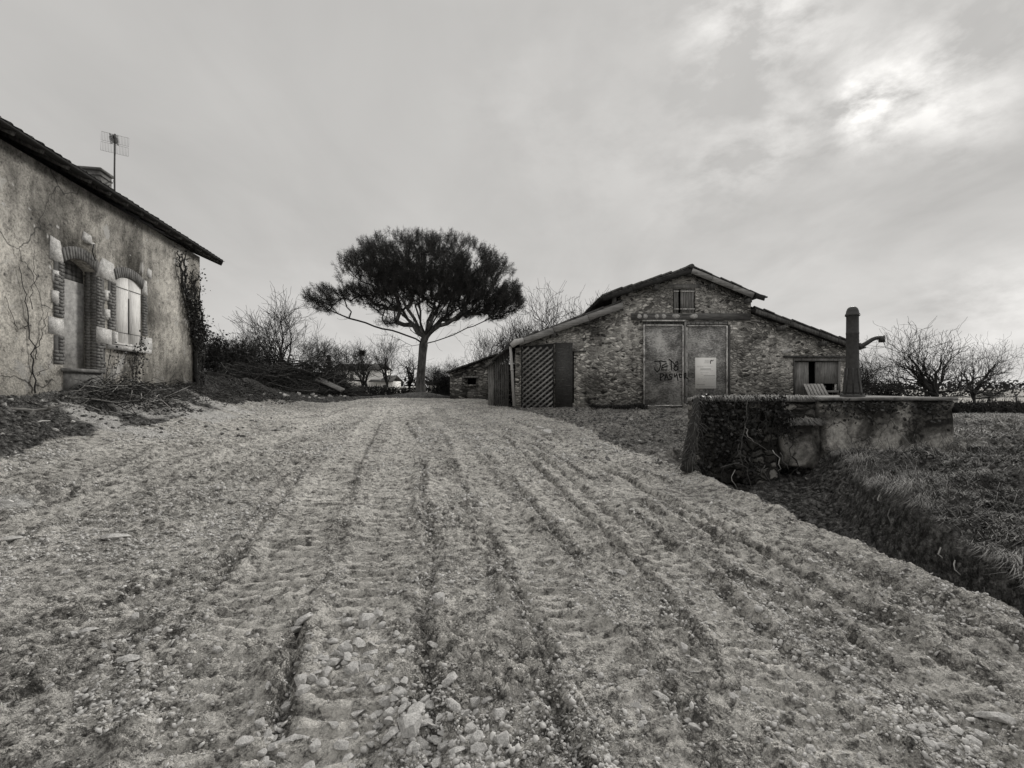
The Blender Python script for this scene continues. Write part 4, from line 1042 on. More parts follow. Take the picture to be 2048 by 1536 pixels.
# loft hatch
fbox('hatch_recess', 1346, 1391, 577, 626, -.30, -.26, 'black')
hs = None
for px0, px1 in ((1348, 1357.5), (1361.5, 1389)):
    b = MB(); n = max(2, int((px1-px0)/5.2))
    for k in range(n):
        a = px0+(px1-px0)*k/n+.3; c = px0+(px1-px0)*(k+1)/n-.3
        x0, z1 = bxz(a, 578+random.uniform(-.6, 1)); x1, z0 = bxz(c, 625+random.uniform(-.5, .8)); b.box(fm, x0, x1, z0, z1, -.06, -.03+random.uniform(-.005, .005))
    o = b.build('hatch_shutter', M['wood_grey'], barn)
    for py in (582.5, 618):
        fbox('ledge', px0-.5, px1+.5, py-1.1, py+1.1, -.024, .004, 'paint_light', o)
# sliding doors
fbox('door_track_board', 1285, 1455, 643, 652, .0, .05, 'wood_dark')
doors = []
for k, (px0, px1, d) in enumerate(((1286.5, 1366, .10), (1371, 1453.5, .06))):
    o = fbox('sliding_door', px0, px1, 652 if k == 0 else 653, 811.5 if k == 0 else 807, d-.045, d, 'door'); doors.append((o, d))
    fr = MB()
    def fb(a, c, p0, p1, dd=d):
        x0, z1 = bxz(a, p0); x1, z0 = bxz(c, p1); fr.box(fm, x0, x1, z0, z1, dd+.002, dd+.035)
    if k == 0: fb(1285, 1288, 650, 811.5); fb(1362.5, 1365, 652, 811); fb(1288.1, 1362.4, 650, 652.6); fb(1288.1, 1362.4, 810, 812)
    else: fb(1371, 1373, 655, 806); fb(1450.5, 1453.5, 652, 806); fb(1373.1, 1450.4, 651, 653.4)
    fr.build('door_frame', M['paint_light'], o)
    # planks of the track board above
    b = MB()
    for q in range(9):
        a = px0+(px1-px0)*q/9+.6; c = px0+(px1-px0)*(q+1)/9-.6
        x0, z1 = bxz(a, 644.5+random.uniform(0, 1.5)); x1, z0 = bxz(c, 649.5); b.box(fm, x0, x1, z0, z1, .052, .075)
    b.build('board', M['wood_grey' if k else 'wood_dark'], o)
fbox('post', 1366.8, 1370.2, 642, 812, .0, .14, 'wood_grey')
fbox('door_rail', 1284, 1369, 641, 643.6, .056, .15, 'paint_light')
fbox('door_jamb', 1455, 1458.5, 650, 806, .0, .10, 'wood_dark')
# graffiti sprayed across the left door
G = [[(250, 822), (330, 815), (405, 828)], [(320, 816), (330, 880), (310, 940), (285, 962), (258, 935), (252, 905)], [(410, 846), (352, 880), (345, 936), (412, 934)], [(350, 906), (432, 880)],
     [(440, 790), (490, 830), (525, 868)], [(470, 808), (480, 940)], [(528, 832), (556, 824), (562, 850), (522, 890), (505, 920), (530, 944), (560, 930), (562, 896), (514, 878)],
     [(325, 985), (330, 1072)], [(325, 985), (365, 985), (376, 1008), (336, 1036)], [(385, 1060), (405, 985), (432, 1062)], [(390, 1034), (425, 1030)],
     [(484, 990), (448, 994), (452, 1018), (482, 1034), (476, 1058), (440, 1062)], [(512, 985), (520, 1030), (545, 990), (562, 1076)],
     [(580, 988), (586, 1036), (620, 1030), (626, 1002), (582, 988)]]
G2 = [[(642, 1052), (641, 985), (664, 978), (660, 1014), (642, 1022), (690, 1055)]]
def strokes(S, d, par):
    b = MB()
    for P in S:
        Q = [bxz(1270+u/6.676, 600+v/6.676) for u, v in P]
        Q = [(Q[0][0], Q[0][1])]+Q[1:]
        for (x0, z0), (x1, z1) in zip(Q[:-1], Q[1:]):
            L = math.hypot(x1-x0, z1-z0); nx_, nz_ = -(z1-z0)/L*.019, (x1-x0)/L*.019; ex, ez = (x1-x0)/L*.012, (z1-z0)/L*.012
            b.prism(fm, [(x0-ex+nx_, z0-ez+nz_), (x0-ex-nx_, z0-ez-nz_), (x1+ex-nx_, z1+ez-nz_), (x1+ex+nx_, z1+ez+nz_)], d, d+.002+random.uniform(0, .002))
    b.build('graffiti', M['spray'], par)
strokes(G, .102, doors[0][0]); strokes(G2, .141, doors[0][0])
# notice board on the right door
nb = thing('notice_board', fm(*bxz(1409.5, 777), .07), 'white printed planning notice fixed to the right-hand barn door', 'notice')
fbox('board', 1389, 1430.5, 715.5, 777, .062, .085, 'paper', nb)
b = MB(); bp = MB()
def line(mb_, u0, u1, v, h):
    x0, z1 = bxz(1270+u0/6.676, 600+(v-h)/6.676); x1, z0 = bxz(1270+u1/6.676, 600+(v+h)/6.676); mb_.box(fm, x0, x1, z0, z1, .0852, .0868)
for u0, u1, v, h in ((860, 1002, 923, 3.6), (812, 920, 1133, 2.6), (905, 1055, 1011, 2)): line(b, u0, u1, v, h)
for u0, u1, v in ((915, 980, 806), (925, 982, 818), (912, 980, 830), (905, 985, 842), (815, 1020, 884), (815, 900, 896), (850, 1030, 945), (862, 975, 968), (870, 900, 990), (925, 960, 990), (880, 1058, 1028), (828, 900, 1050), (910, 1058, 1046), (828, 1040, 1066), (900, 930, 1090), (815, 1060, 1152), (840, 1050, 1162)):
    u = u0
    while u < u1-6:
        e = min(u1, u+random.uniform(14, 40)); line(bp, u, e, v, 1.5); u = e+4
for u0, u1, v, h in ((990, 1002, 830, 22), (1004, 1010, 806, 5), (1002, 1024, 812, 7), (1024, 1042, 806, 3)): line(b, u0, u1, v, h)
b.build('heading_print', M['ink'], nb); bp.build('text_print', M['ink_pale'], nb)
# side opening with shutters
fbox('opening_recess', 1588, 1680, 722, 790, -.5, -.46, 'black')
fbox('lintel', 1566, 1697, 711.5, 715.5, -.05, .10, 'wood_dark', None, .0); fbox('lintel', 1586, 1692, 716, 721.5, -.1, .04, 'wood_grey', None, -.02)
fbox('opening_frame', 1586.5, 1589, 716, 790, -.15, .03, 'wood_dark'); fbox('opening_frame', 1677, 1680.5, 720, 790, -.15, .02, 'wood_grey')
fbox('shutter', 1589.2, 1619, 724, 790, -.10, -.06, 'wood_grey'); fbox('shutter', 1632, 1676.8, 724, 767, -.08, -.045, 'wood_grey')
fbox('opening_post', 1673, 1676.9, 768, 784, -.14, -.09, 'paint_light'); fbox('opening_sill', 1646, 1680, 781, 785, -.2, .02, 'slab')
for px, py, a in ((1573, 651, .25), (1572, 703, .5)):
    x_, z_ = bxz(px, py); b = MB(); b.beam((x_-.16, BY-.03, z_-.06), (x_+.16, BY-.03, z_+.06), .08, .12); b.build('protruding_stone', M['limestone'], barn)
# downpipe with its hopper
dp = [bxz(1021, 694), bxz(1024, 740), bxz(1028, 812)]
b = MB(); b.tube([Vector((x_, BY-.2, z_)) for x_, z_ in dp], .055, 10)
for x_, z_ in dp[1:2]: b.tube([Vector((x_-.003, BY-.2, z_-.03)), Vector((x_, BY-.2, z_+.03))], .068, 10)
o = b.build('downpipe', M['pipe'], barn, True)
b = MB(); hx, hz_ = bxz(1034, 687); b.tube([(hx-.22, BY-.3, hz_-.12), (hx-.05, BY-.33, hz_+.02), (hx+.25, BY-.34, hz_+.1)], [.1, .13, .08], 8); b.build('hopper', M['pipe'], o)

# lattice and sheet leaning on the barn
lt = thing('lattice_panel', (1.0, BY-.25, .8), 'crossed-lath lattice panel closing the bay beside the downpipe', 'lattice')
x0, zb_ = bxz(1042, 816); x1, _ = bxz(1107, 816); zt0, zt1 = bxz(0, 694)[1], bxz(0, 687)[1]
b = MB(); b.prism(fm, [(x0, zb_), (x1, zb_), (x1, zt1), (x0, zt0)], .06, .08); b.build('backing', M['roofwood'], lt)
def clip_seg(p, d):
    lo_, hi_ = -9., 9.
    for q, e, a, c in ((p[0], d[0], x0+.02, x1-.02), (p[1], d[1], zb_+.02, zt0-.02)):
        t0, t1 = (a-q)/e, (c-q)/e; lo_, hi_ = max(lo_, min(t0, t1)), min(hi_, max(t0, t1))
    return (lo_, hi_) if hi_-lo_ > .04 else None
for sgn, dep, mat in ((1, .12, 'barge'), (-1, .095, 'wood_dark')):
    b = MB(); d = Vector((math.cos(R(40)), sgn*math.sin(R(40)))); n_ = Vector((-d.y, d.x))
    for k in range(-18, 19):
        p = Vector(((x0+x1)/2, (zb_+zt0)/2))+n_*k*.158
        c = clip_seg(p, d)
        if c:
            a, e = p+d*c[0], p+d*c[1]
            b.beam(fm(a.x, a.y, dep), fm(e.x, e.y, dep), .022, .058 if sgn > 0 else .05, (0, -1, 0)) if False else b.prism(fm, [(a.x-n_.x*.034, a.y-n_.y*.034), (e.x-n_.x*.034, e.y-n_.y*.034), (e.x+n_.x*.034, e.y+n_.y*.034), (a.x+n_.x*.034, a.y+n_.y*.034)], dep-.008, dep+.008)
    b.build('lath', M[mat], lt)
b = MB()
for a, c in ((x0, x0+.035), (x1-.03, x1)): b.box(fm, a, c, zb_, zt0-.03, .13, .15)
b.build('frame', M['roofwood'], lt)
o = fbox('metal_sheet', 1110, 1144.5, 686, 816.5, .08, .12, 'sheet', None); 
o.parent = None; o.location = ORG['barn']; ORG[o.name] = ORG['barn']
tag(o, 'tall dark scratched sheet standing against the barn beside the lattice', 'sheet')
fbox('shadow_strip', 1145.2, 1148, 704, 806, .002, .006, 'black'); fbox('lintel', 1144, 1172, 701, 704, .0, .03, 'wood_dark')  # thin black strip stands in for the shadow beside the sheet

# pallet leaning under the side opening
pl = thing('pallet', fm(11.6, 1.3, .6), 'pale slatted pallet leaning under the barn side opening', 'pallet')
bot, topz = bxz(1626, 792)[1]-.02, bxz(0, 768)[1]
b = MB()
for k in range(6):
    xb0, xt0 = bxz(1604+k*7.2, 0)[0], bxz(1600+k*6.6, 0)[0]
    P = [fm(xb0, bot-.25, .62), fm(xb0+.105, bot-.25, .62), fm(xt0+.105, topz, .22), fm(xt0, topz, .22)]
    b.add(P+[p+Vector((0, .025, .012)) for p in P], [(0, 1, 2, 3), (7, 6, 5, 4), (0, 4, 5, 1), (1, 5, 6, 2), (2, 6, 7, 3), (3, 7, 4, 0)])
b.build('slat', M['wood_grey' if 0 else 'deadwood'], pl)
for s in (.12, .85):
    b = MB(); z_ = bot-.25+(topz-bot+.25)*s; d_ = .62-.4*s-.075
    b.beam(fm(bxz(1602, 0)[0], z_, d_), fm(bxz(1644, 0)[0], z_, d_), .07, .08); b.build('bearer', M['wood_dark'], pl)

# plank lean-to and stone outbuilding
ln = thing('plank_shed', (-.45, 19.2, .8), 'narrow lean-to shed of dark vertical planks against the end of the barn', 'shed')
def L_(px, py, Y_): return at(px, py, Y_)
b = MB(); n = 7
for k in range(n):
    a, c = 989+(1018-989)*k/n+.3, 989+(1018-989)*(k+1)/n-.3
    f_ = lambda px: 716-(px-989)*(716-695)/(1018-989)
    y_ = 18.95+random.uniform(-.015, .015)
    A, B_, C_, D_ = L_(a, 822, y_), L_(c, 822, y_), L_(c, f_(c), y_), L_(a, f_(a), y_)
    b.add([A, B_, C_, D_]+[p+Vector((0, .035, 0)) for p in (A, B_, C_, D_)], [(0, 1, 2, 3), (7, 6, 5, 4), (0, 4, 5, 1), (1, 5, 6, 2), (2, 6, 7, 3), (3, 7, 4, 0)])
b.build('plank_wall', M['wood_dark'], ln)
b = MB()
for k in range(3):
    a, c = 976.5+4.1*k, 976.5+4.1*k+3.8
    A, B_, C_, D_ = L_(a, 818, 19.2), L_(c, 818, 19.2), L_(c, 727-k*1.5, 19.2), L_(a, 730-k*1.5, 19.2)
    b.add([A, B_, C_, D_]+[p+Vector((0, .035, 0)) for p in (A, B_, C_, D_)], [(0, 1, 2, 3), (7, 6, 5, 4), (0, 4, 5, 1), (1, 5, 6, 2), (2, 6, 7, 3), (3, 7, 4, 0)])
b.build('plank_door', M['wood_grey'], ln)
b = MB()
for (p0, p1, Y0_, Y1_) in (((984, 722), (1026, 690), 18.6, 23.3), ((966, 737), (990, 724), 18.95, 20.4)):
    A, B_ = L_(*p0, Y0_), L_(*p1, Y0_); dY = Vector((0, Y1_-Y0_, 0)); up = Vector((0, 0, .09))
    b.add([A, B_, B_+dY, A+dY, A+up, B_+up, B_+dY+up, A+dY+up], [(3, 2, 1, 0), (4, 5, 6, 7), (0, 1, 5, 4), (1, 2, 6, 5), (2, 3, 7, 6), (3, 0, 4, 7)])
b.build('roof', M['tile'], ln)
b = MB(); b.box(wm, -.80, .12, .5, 2.55, 19.4, 23.2); b.build('side_wall', M['stone_dark'], ln)
ow = thing('stone_outbuilding', (-2.0, 24.5, 1.0), 'low dark stone outbuilding with a small black window, between the pine and the shed', 'outbuilding')
OY = 23.4
om = lambda x, z, d: Vector((x, OY-d, z))
def oxz(px, py): p = at(px, py, OY); return (p.x, p.z)
A, B_ = oxz(900, 746), oxz(990, 713); win = [oxz(935, 769), oxz(952, 756)]
b = MB(); cutx = [A[0], win[0][0], win[1][0], B_[0]]
tz = lambda x: A[1]+(B_[1]-A[1])*(x-A[0])/(B_[0]-A[0])
for k in range(3):
    a, c = cutx[k], cutx[k+1]
    if k == 1: b.prism(om, [(a, .3), (c, .3), (c, win[0][1]), (a, win[0][1])], -.4, 0); b.prism(om, [(a, win[1][1]), (c, win[1][1]), (c, tz(c)), (a, tz(a))], -.4, 0)
    else: b.prism(om, [(a, .3), (c, .3), (c, tz(c)), (a, tz(a))], -.4, 0)
b.box(wm, A[0], A[0]+.4, .3, A[1]-.02, OY+.402, OY+5); b.box(wm, B_[0]-.4, B_[0], .3, B_[1]-.02, OY+.402, OY+5)
b.build('wall', M['stone_dark'], ow)
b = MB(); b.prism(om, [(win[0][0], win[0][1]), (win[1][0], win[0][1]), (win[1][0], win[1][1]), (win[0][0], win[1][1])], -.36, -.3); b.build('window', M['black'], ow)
b = MB(); b.beam((win[0][0]-.12, OY-.01, win[1][1]+.05), (win[1][0]+.12, OY-.01, win[1][1]+.05), .1, .09); b.build('window_lintel', M['wood_grey'], ow)
b = MB(); b.beam((win[0][0]-.1, OY-.01, win[0][1]-.04), (win[1][0]+.1, OY-.01, win[0][1]-.04), .1, .08); b.build('window_sill', M['stone_dark'], ow)
b = MB(); A2, B2 = oxz(893, 747.5), oxz(996, 709.5)
for k in range(9):
    s0, s1 = k/9, (k+1)/9; j = random.uniform(0, .03)
    b.prism(om, [(A2[0]+(B2[0]-A2[0])*s0, A2[1]+(B2[1]-A2[1])*s0+j), (A2[0]+(B2[0]-A2[0])*s1, A2[1]+(B2[1]-A2[1])*s1+j), (A2[0]+(B2[0]-A2[0])*s1, A2[1]+(B2[1]-A2[1])*s1+.08+j), (A2[0]+(B2[0]-A2[0])*s0, A2[1]+(B2[1]-A2[1])*s0+.08+j)], -5.2, .2+random.uniform(-.02, .02))
b.build('roof', M['tile'], ow)
# ------------------------------------------------------------------ water trough and pump
TY = 7.5; TS = TY/F_PX
def txz(px, py): return ((px-CX)*TS, CAMZ-(py-HY)*TS)
tm = lambda x, z, d: Vector((x, TY-d, z))
tr = thing('stone_trough', (5.0, 8.2, .3), 'long weathered concrete and stone trough block with a pale top, undercut by the ditch', 'trough')
TX0, TX1, TZ1 = txz(1397, 0)[0], txz(1922, 0)[0], txz(0, 795)[1]
def rough_block(name, outline, y0, y1, mat, par, amp=.02, step=.05, seed=0):
    """box with an irregular front outline and worn faces: outline = (x, zbottom, ztop) samples"""
    xs_ = np.arange(outline[0][0], outline[-1][0]+step*.5, step)
    zb_ = np.interp(xs_, [o[0] for o in outline], [o[1] for o in outline]); zt_ = np.interp(xs_, [o[0] for o in outline], [o[2] for o in outline])
    nz = 22; V_ = []; nxx = len(xs_)
    xx, kk = np.meshgrid(xs_, np.linspace(0, 1, nz)); zz = zb_[None]+(zt_-zb_)[None]*kk
    dis = amp*(fbm(xx*2.2, zz*2.2, seed, 5)*2.4+fbm(xx*9, zz*9, seed+3, 3))
    edge = np.clip(1-np.minimum(np.minimum(xx-xs_[0], xs_[-1]-xx), (zt_[None]-zz))/.07, 0, 1)**2*.05
    front = np.stack([xx, y0+dis+edge, zz], -1).reshape(-1, 3)
    back = np.stack([xx, np.full_like(xx, y1), zz], -1).reshape(-1, 3)
    I_ = np.arange(nz*nxx).reshape(nz, nxx); N = nz*nxx; f = []
    for i in range(nz-1):
        for j in range(nxx-1):
            f.append((I_[i, j], I_[i, j+1], I_[i+1, j+1], I_[i+1, j])); f.append((N+I_[i, j+1], N+I_[i, j], N+I_[i+1, j], N+I_[i+1, j+1]))
        f.append((N+I_[i, 0], I_[i, 0], I_[i+1, 0], N+I_[i+1, 0])); f.append((I_[i, -1], N+I_[i, -1], N+I_[i+1, -1], I_[i+1, -1]))
    for j in range(nxx-1):
        f.append((I_[-1, j], I_[-1, j+1], N+I_[-1, j+1], N+I_[-1, j])); f.append((N+I_[0, j], N+I_[0, j+1], I_[0, j+1], I_[0, j]))
    return link_mesh(name, np.concatenate([front, back]), [tuple(int(q) for q in t) for t in f], mat, par, True)
sx_ = txz(1566, 0)[0]; sm_ = txz(1642, 0)[0]
rough_block('old_masonry', [(TX0, .05, TZ1-.08), (sx_-.03, .05, TZ1-.075)], TY+.07, 7.95, M['stone_dark'], tr, .10, .035, 5)
rough_block('basin_wall', [(sx_-.03, txz(0, 930)[1], txz(0, 848)[1]), (sx_+.02, txz(0, 931)[1], txz(0, 846)[1]), (sm_, txz(0, 940)[1], txz(0, 846)[1])], TY+.0, 9.1, M['concrete'], tr, .018, .04, 15)
rough_block('basin_wall', [(sm_+.002, txz(0, 938)[1], TZ1-.052), (txz(1700, 0)[0], txz(0, 942)[1], TZ1-.052), (txz(1800, 0)[0], txz(0, 950)[1], TZ1-.052), (txz(1890, 0)[0], txz(0, 944)[1], TZ1-.052), (txz(1915, 0)[0], txz(0, 930)[1], TZ1-.055)], TY+.02, 9.12, M['concrete'], tr, .03, .04, 25)
rough_block('upper_wall', [(sx_-.03, txz(0, 850)[1]-.02, TZ1-.072), (sm_-.002, txz(0, 850)[1]-.02, TZ1-.072)], TY+.09, 9.08, M['stone_dark'], tr, .05, .04, 35)
def slab(x0, x1, y0, y1, z0, z1, name='top_slab'):
    xs_ = np.arange(x0, x1+.03, .06); V_ = []; f = []
    for i, x_ in enumerate(xs_):
        j = .018*float(fbm(np.array([x_*3.]), np.array([y0]), 44)[0])*2; r_ = .05*max(0, 1-(x1-x_)/.12)
        V_ += [(x_, y0+j+r_, z0+j*.3), (x_, y0+j+r_+.003, z1-.014+j*.4), (x_, y0+j+r_+.02, z1+j*.4), (x_, y1, z1+j*.2), (x_, y1, z0)]
        if i:
            a = (i-1)*5
            f += [(a+k, a+5+k, a+5+(k+1) % 5, a+(k+1) % 5) for k in range(5)]
    f += [(0, 1, 2, 3, 4), tuple(len(V_)-5+k for k in (4, 3, 2, 1, 0))]
    return link_mesh(name, V_, f, M['slab'], tr)
slab(TX0-.0, 3.62, TY+.05, 7.98, TZ1-.07, TZ1-.012); slab(3.622, sm_-.01, TY+.04, 9.2, TZ1-.07, TZ1-.008); slab(sm_, TX1, TY+.0, 9.3, TZ1-.05, TZ1)
b = MB(); hx_, hz2 = txz(1915, 820); b.tube([(hx_, TY+.015, hz2), (hx_, TY+.2, hz2)], .05, 10); b.build('overflow_hole', M['black'], tr)
# the pump
PX_, PY_, PZ_ = (1705-CX)/F_PX*8.2, 8.2, TZ1
ps = 8.2/F_PX
pump = thing('water_pump', (PX_, PY_, PZ_), 'tall rusty cast iron water pump with a domed cap and upturned spout, on the trough', 'pump')
def pz(py): return (792-py)*ps
b = MB(); b.lathe((PX_, PY_, PZ_), [(21*ps, 0), (21.5*ps, .012), (21*ps, .03), (17.5*ps, .035), (17.5*ps, .05)]); b.build('base_plate', M['rustiron'], pump)
b = MB(); b.lathe((PX_, PY_, PZ_), [(17.0*ps, .05), (16.2*ps, pz(782)), (14.2*ps, pz(765)), (12.4*ps, pz(745)), (11.4*ps, pz(728)), (11.0*ps, pz(700)), (10.9*ps, pz(668)), (11.2*ps, pz(667)), (11.2*ps, pz(664)), (10.8*ps, pz(663)), (10.6*ps, pz(633)), (11.4*ps, pz(631))], 32); o = b.build('column', M['rustiron'], pump, True)
b = MB()
for k in range(8):
    a = 2*math.pi*(k+.3)/8; ca, sa = math.cos(a), math.sin(a)
    b.beam((PX_+ca*15.0*ps, PY_+sa*15.0*ps, PZ_+.05), (PX_+ca*11.6*ps, PY_+sa*11.6*ps, PZ_+pz(735)), .02, .03, (ca, sa, 0))
    b.lathe((PX_+ca*19.3*ps, PY_+sa*19.3*ps, PZ_+.03), [(.016, 0), (.016, .018), (.009, .02)], 6)
b.build('rib', M['rustiron'], pump)
b = MB(); b.lathe((PX_, PY_, PZ_), [(12.6*ps, pz(631)), (12.8*ps, pz(629)), (12.4*ps, pz(627)), (11.2*ps, pz(625.5)), (10.6*ps, pz(621)), (8.8*ps, pz(616)), (6*ps, pz(613)), (3*ps, pz(611.8)), (.6*ps, pz(611.4))], 28); b.build('cap', M['rustiron'], pump, True)
S = lambda px, py: Vector((PX_+(px-1705)*ps, PY_-.10*(px-1705)/55, PZ_+pz(py)))
b = MB(); b.tube([S(1708, 692), S(1716, 692), S(1722, 690), S(1730, 685), (S(1738, 679)), S(1744, 676), S(1750, 675), S(1756, 676)], [.055, .05, .04, .036, .034, .034, .035, .036], 12)
b.tube([S(1713, 692), S(1718.5, 691.3)], .066, 12); sp_ = b.build('spout', M['rustiron'], pump, True)
b = MB(); b.tube([S(1755, 672.5), S(1755.5, 684)], [.045, .05], 10); b.tube([S(1756, 676), S(1760, 671)], [.02, .012], 6); b.tube([S(1718, 697), S(1728, 694)], [.012, .012], 6); b.build('spout_nozzle', M['rustiron'], sp_, True)

# ------------------------------------------------------------------ grass, roots and brambles round the trough
def blades(name, xx, yy, zz, L, lean, mat, seed, wd=.006, droop=None, lift=.35):
    g = np.random.default_rng(seed); n = len(xx)
    a = lean+g.normal(0, 1.15, n)+2.4*(vnoise(xx*1.3, yy*1.3, 5)-.5); dx, dy = np.cos(a), np.sin(a)
    l = L*g.uniform(.5, 1.3, n); up = g.uniform(.05, 1., n)*lift
    px_, py_ = -dy*wd, dx*wd
    base = np.stack([xx, yy, zz-.01], 1)
    mid = base+np.stack([dx*l*.5, dy*l*.5, l*up*.7+.015], 1)
    tipz = l*up*.5-(droop if droop is not None else 0)
    tip = base+np.stack([dx*l, dy*l, tipz+.01], 1)
    side = np.stack([px_, py_, np.zeros(n)], 1)
    V_ = np.stack([base-side, base+side, mid+side*.8, mid-side*.8, tip], 1).reshape(-1, 3)
    i0 = np.arange(n)[:, None]*5
    F_ = [tuple(q) for q in (i0+np.array([[0, 1, 2, 3]])).tolist()]+[tuple(q) for q in (i0+np.array([[3, 2, 4]])).tolist()]
    return link_mesh(name, V_, F_, mat)
M['grass'] = m_noise('matted winter grass', .10, .46, 3.5, bump=.05, c0=.36, c1=.62)
M['grass_dark'] = m_noise('dark weeds', .02, .08, 3.5, bump=.05)
g = np.random.default_rng(21)
n = 130000
yy = 2.2*(13/2.2)**g.random(n); xx = g.uniform(3.3, 10.5, n)
ok = (xx > bank_x(yy)+.0) & (xx/yy < 1.25) & ~((yy > 7.35) & (xx < 7.2)) & ~((yy > 9.4) & (xx < 8)) & (vnoise(xx*1.6, yy*1.6, 77)*.6+vnoise(xx*5, yy*5, 78)*.4 > .51)
xx, yy = xx[ok], yy[ok]
tag(blades('bank_grass', xx, yy, gzf_arr(xx, yy), .12, R(200), M['grass'], 3, .0028), 'matted dry winter grass on the bank beside the ditch', 'grass', kind='stuff')
n = 1600; yy = g.uniform(2.8, 8.5, n); xx = bank_x(yy)+np.abs(g.normal(0, 1.3, n)); ok = ~((yy > 7.3) & (xx < 7.3)); xx, yy = xx[ok], yy[ok]
tag(blades('dead_stems', xx, yy, gzf_arr(xx, yy), .34, R(200), M['stem'], 14, .003, None, 1.1), 'straggly dead stalks standing out of the matted bank grass', 'grass', kind='stuff')
n = 16000; yy = g.uniform(9, 22, n); xx = yy*g.uniform(.80, 1.2, n); ok = (xx > 7.3) & (vnoise(xx*.9, yy*.9, 79) > .4); xx, yy = xx[ok], yy[ok]
tag(blades('field_grass', xx, yy, gzf_arr(xx, yy), .24, R(200), M['grass'], 13, .008, None, .6), 'rough tufted winter grass of the field right of the barn', 'grass', kind='stuff')
yy = g.uniform(2.6, 7.3, 3600); xx = bank_x(yy)+np.abs(g.normal(0, .10, len(yy))); ok = vnoise(xx*0, yy*2.6, 9) > .38; xx, yy = xx[ok], yy[ok]
tag(blades('edge_grass', xx, yy, gzf_arr(xx+.12, yy)+.02, .14, R(215), M['grass'], 4, .0026, .05, .5), 'grass hanging over the cut edge of the ditch', 'grass', kind='stuff')
xx = g.uniform(3.0, 11.5, 9000); yy = BY-.1-np.abs(g.normal(0, .35, 9000)); ok = ~((xx > bxz(1285, 0)[0]) & (xx < bxz(1455, 0)[0]))
tag(blades('wall_weeds', xx[ok], yy[ok], gzf_arr(xx[ok], yy[ok]), .22, R(-90), M['grass_dark'], 6, .008, None, .9), 'low weeds along the foot of the barn wall', 'weeds', kind='stuff')
# tufts of grass and ivy on the trough
xx = g.uniform(TX0, sx_+.5, 1500); yy = TY+g.uniform(-.02, .3, 1500)
tag(blades('trough_grass', xx, yy, np.full(1500, TZ1-.01), .13, R(-90), M['grass'], 7, .004, .06, .5), 'dry grass lying over the left end of the trough top', 'grass', kind='stuff')
xx = g.uniform(sx_+.1, sm_-.05, 1300); yy = np.full(1300, TY+.02)+g.uniform(-.02, .08, 1300)
tag(blades('ledge_grass', xx, yy, np.full(1300, txz(0, 848)[1]), .2, R(-90), M['grass'], 9, .005, .03, .6), 'tuft of dry grass on the broken ledge of the trough', 'grass', kind='stuff')
iv2 = thing('ivy_curtain', (3.4, TY-.05, .4), 'dark tangle of ivy and dead stems over the old masonry end of the trough', 'ivy')
b = MB(); C = []
for k in range(52):
    x_ = TX0-.05+(sx_-TX0)*1.15*rs.random()**1.4; z_ = TZ1-rs.uniform(.0, .25) if k < 40 else rs.uniform(.35, .8); P = [Vector((x_, TY-.0, z_))]
    for q in range(rs.randrange(5, 11)):
        P.append(P[-1]+Vector((rs.gauss(0, .05), -abs(rs.gauss(0, .015)), -rs.uniform(.04, .12))))
    b.tube(P, list(np.linspace(.012, .004, len(P))), 4); C += P
b.build('stem', M['grass_dark'], iv2)
L = [(q.x+rs.gauss(0, .06), q.y-abs(rs.gauss(0, .05))+.02, q.z+rs.gauss(0, .07)) for q in C for _ in range(9) if vnoise(np.array([q.x*3.]), np.array([q.z*3.]), 6)[0] > .60]
L += [(rs.uniform(TX0, sx_), TY-abs(rs.gauss(0, .05)), TZ1+.03-abs(rs.gauss(0, .28))) for _ in range(420)]
L += [(rs.uniform(sm_, TX1-.2), TY-abs(rs.gauss(0, .03)), TZ1-.06-abs(rs.gauss(0, .16))) for _ in range(420)]
V_, F_ = quads_cloud(np.array(L), .05, (-.1, -.6, -.3), .8, 12); link_mesh('foliage', V_, F_, M['ivy'], iv2)
rt = thing('root_clump', at(1376, 930, 7.2), 'hairy hanging clump of roots at the left end of the trough', 'roots')
b = MB(); Q = [at(1394, 800, 7.45), at(1388, 850, 7.3), at(1380, 890, 7.22), at(1374, 942, 7.2)]
b.tube(wander(Q, 4, .012, rs), list(np.linspace(.05, .10, 13)), 8); b.build('core', M['darkstem'], rt)
b = MB()
for k in range(150):
    s_ = rs.uniform(0, .95)*3; i_ = int(s_); p = Q[i_].lerp(Q[min(i_+1, 3)], s_-i_); e = p+Vector((rs.gauss(-.03, .1), rs.gauss(-.06, .06), rs.uniform(-.32, -.02)))
    b.tube([p, p.lerp(e, .5)+Vector((rs.gauss(0, .03), -.04, .04)), e], [.007, .005, .003], 3)
b.build('fine_roots', M['stem'], rt)
for k in range(26):
    px, py = [(1490, 850), (1478, 900), (1500, 915), (1470, 940), (1530, 930), (1545, 960), (1660, 950), (1690, 960), (1750, 985), (1760, 1000), (1820, 1055), (1830, 1040), (1880, 1090), (1560, 905), (1580, 950), (1610, 960), (1480, 880), (1500, 960), (1720, 975), (1790, 1020), (1850, 1070), (1905, 1110), (1930, 1130), (1960, 1145), (1545, 900), (1640, 955)][k]
    y0_ = 7.42 if py < 960 and px < 1700 else None
    if y0_ is None:
        q = ground_hit(px, py); P = [q+Vector((.02, .03, .03))]
    else: P = [at(px, py, y0_)]
    for q in range(6): P.append(P[-1]+Vector((rs.gauss(0, .03), -.02-abs(rs.gauss(0, .012)), -rs.uniform(.02, .065))))
    b = MB(); b.tube(P, list(np.linspace(.009, .003, 7)), 4)
    tag(b.build('root', M['deadwood' if k % 3 == 0 else 'stem'], None, False, P[0]), 'thin bare root dangling from the cut earth of the ditch', 'root', 'roots dangling in the ditch')
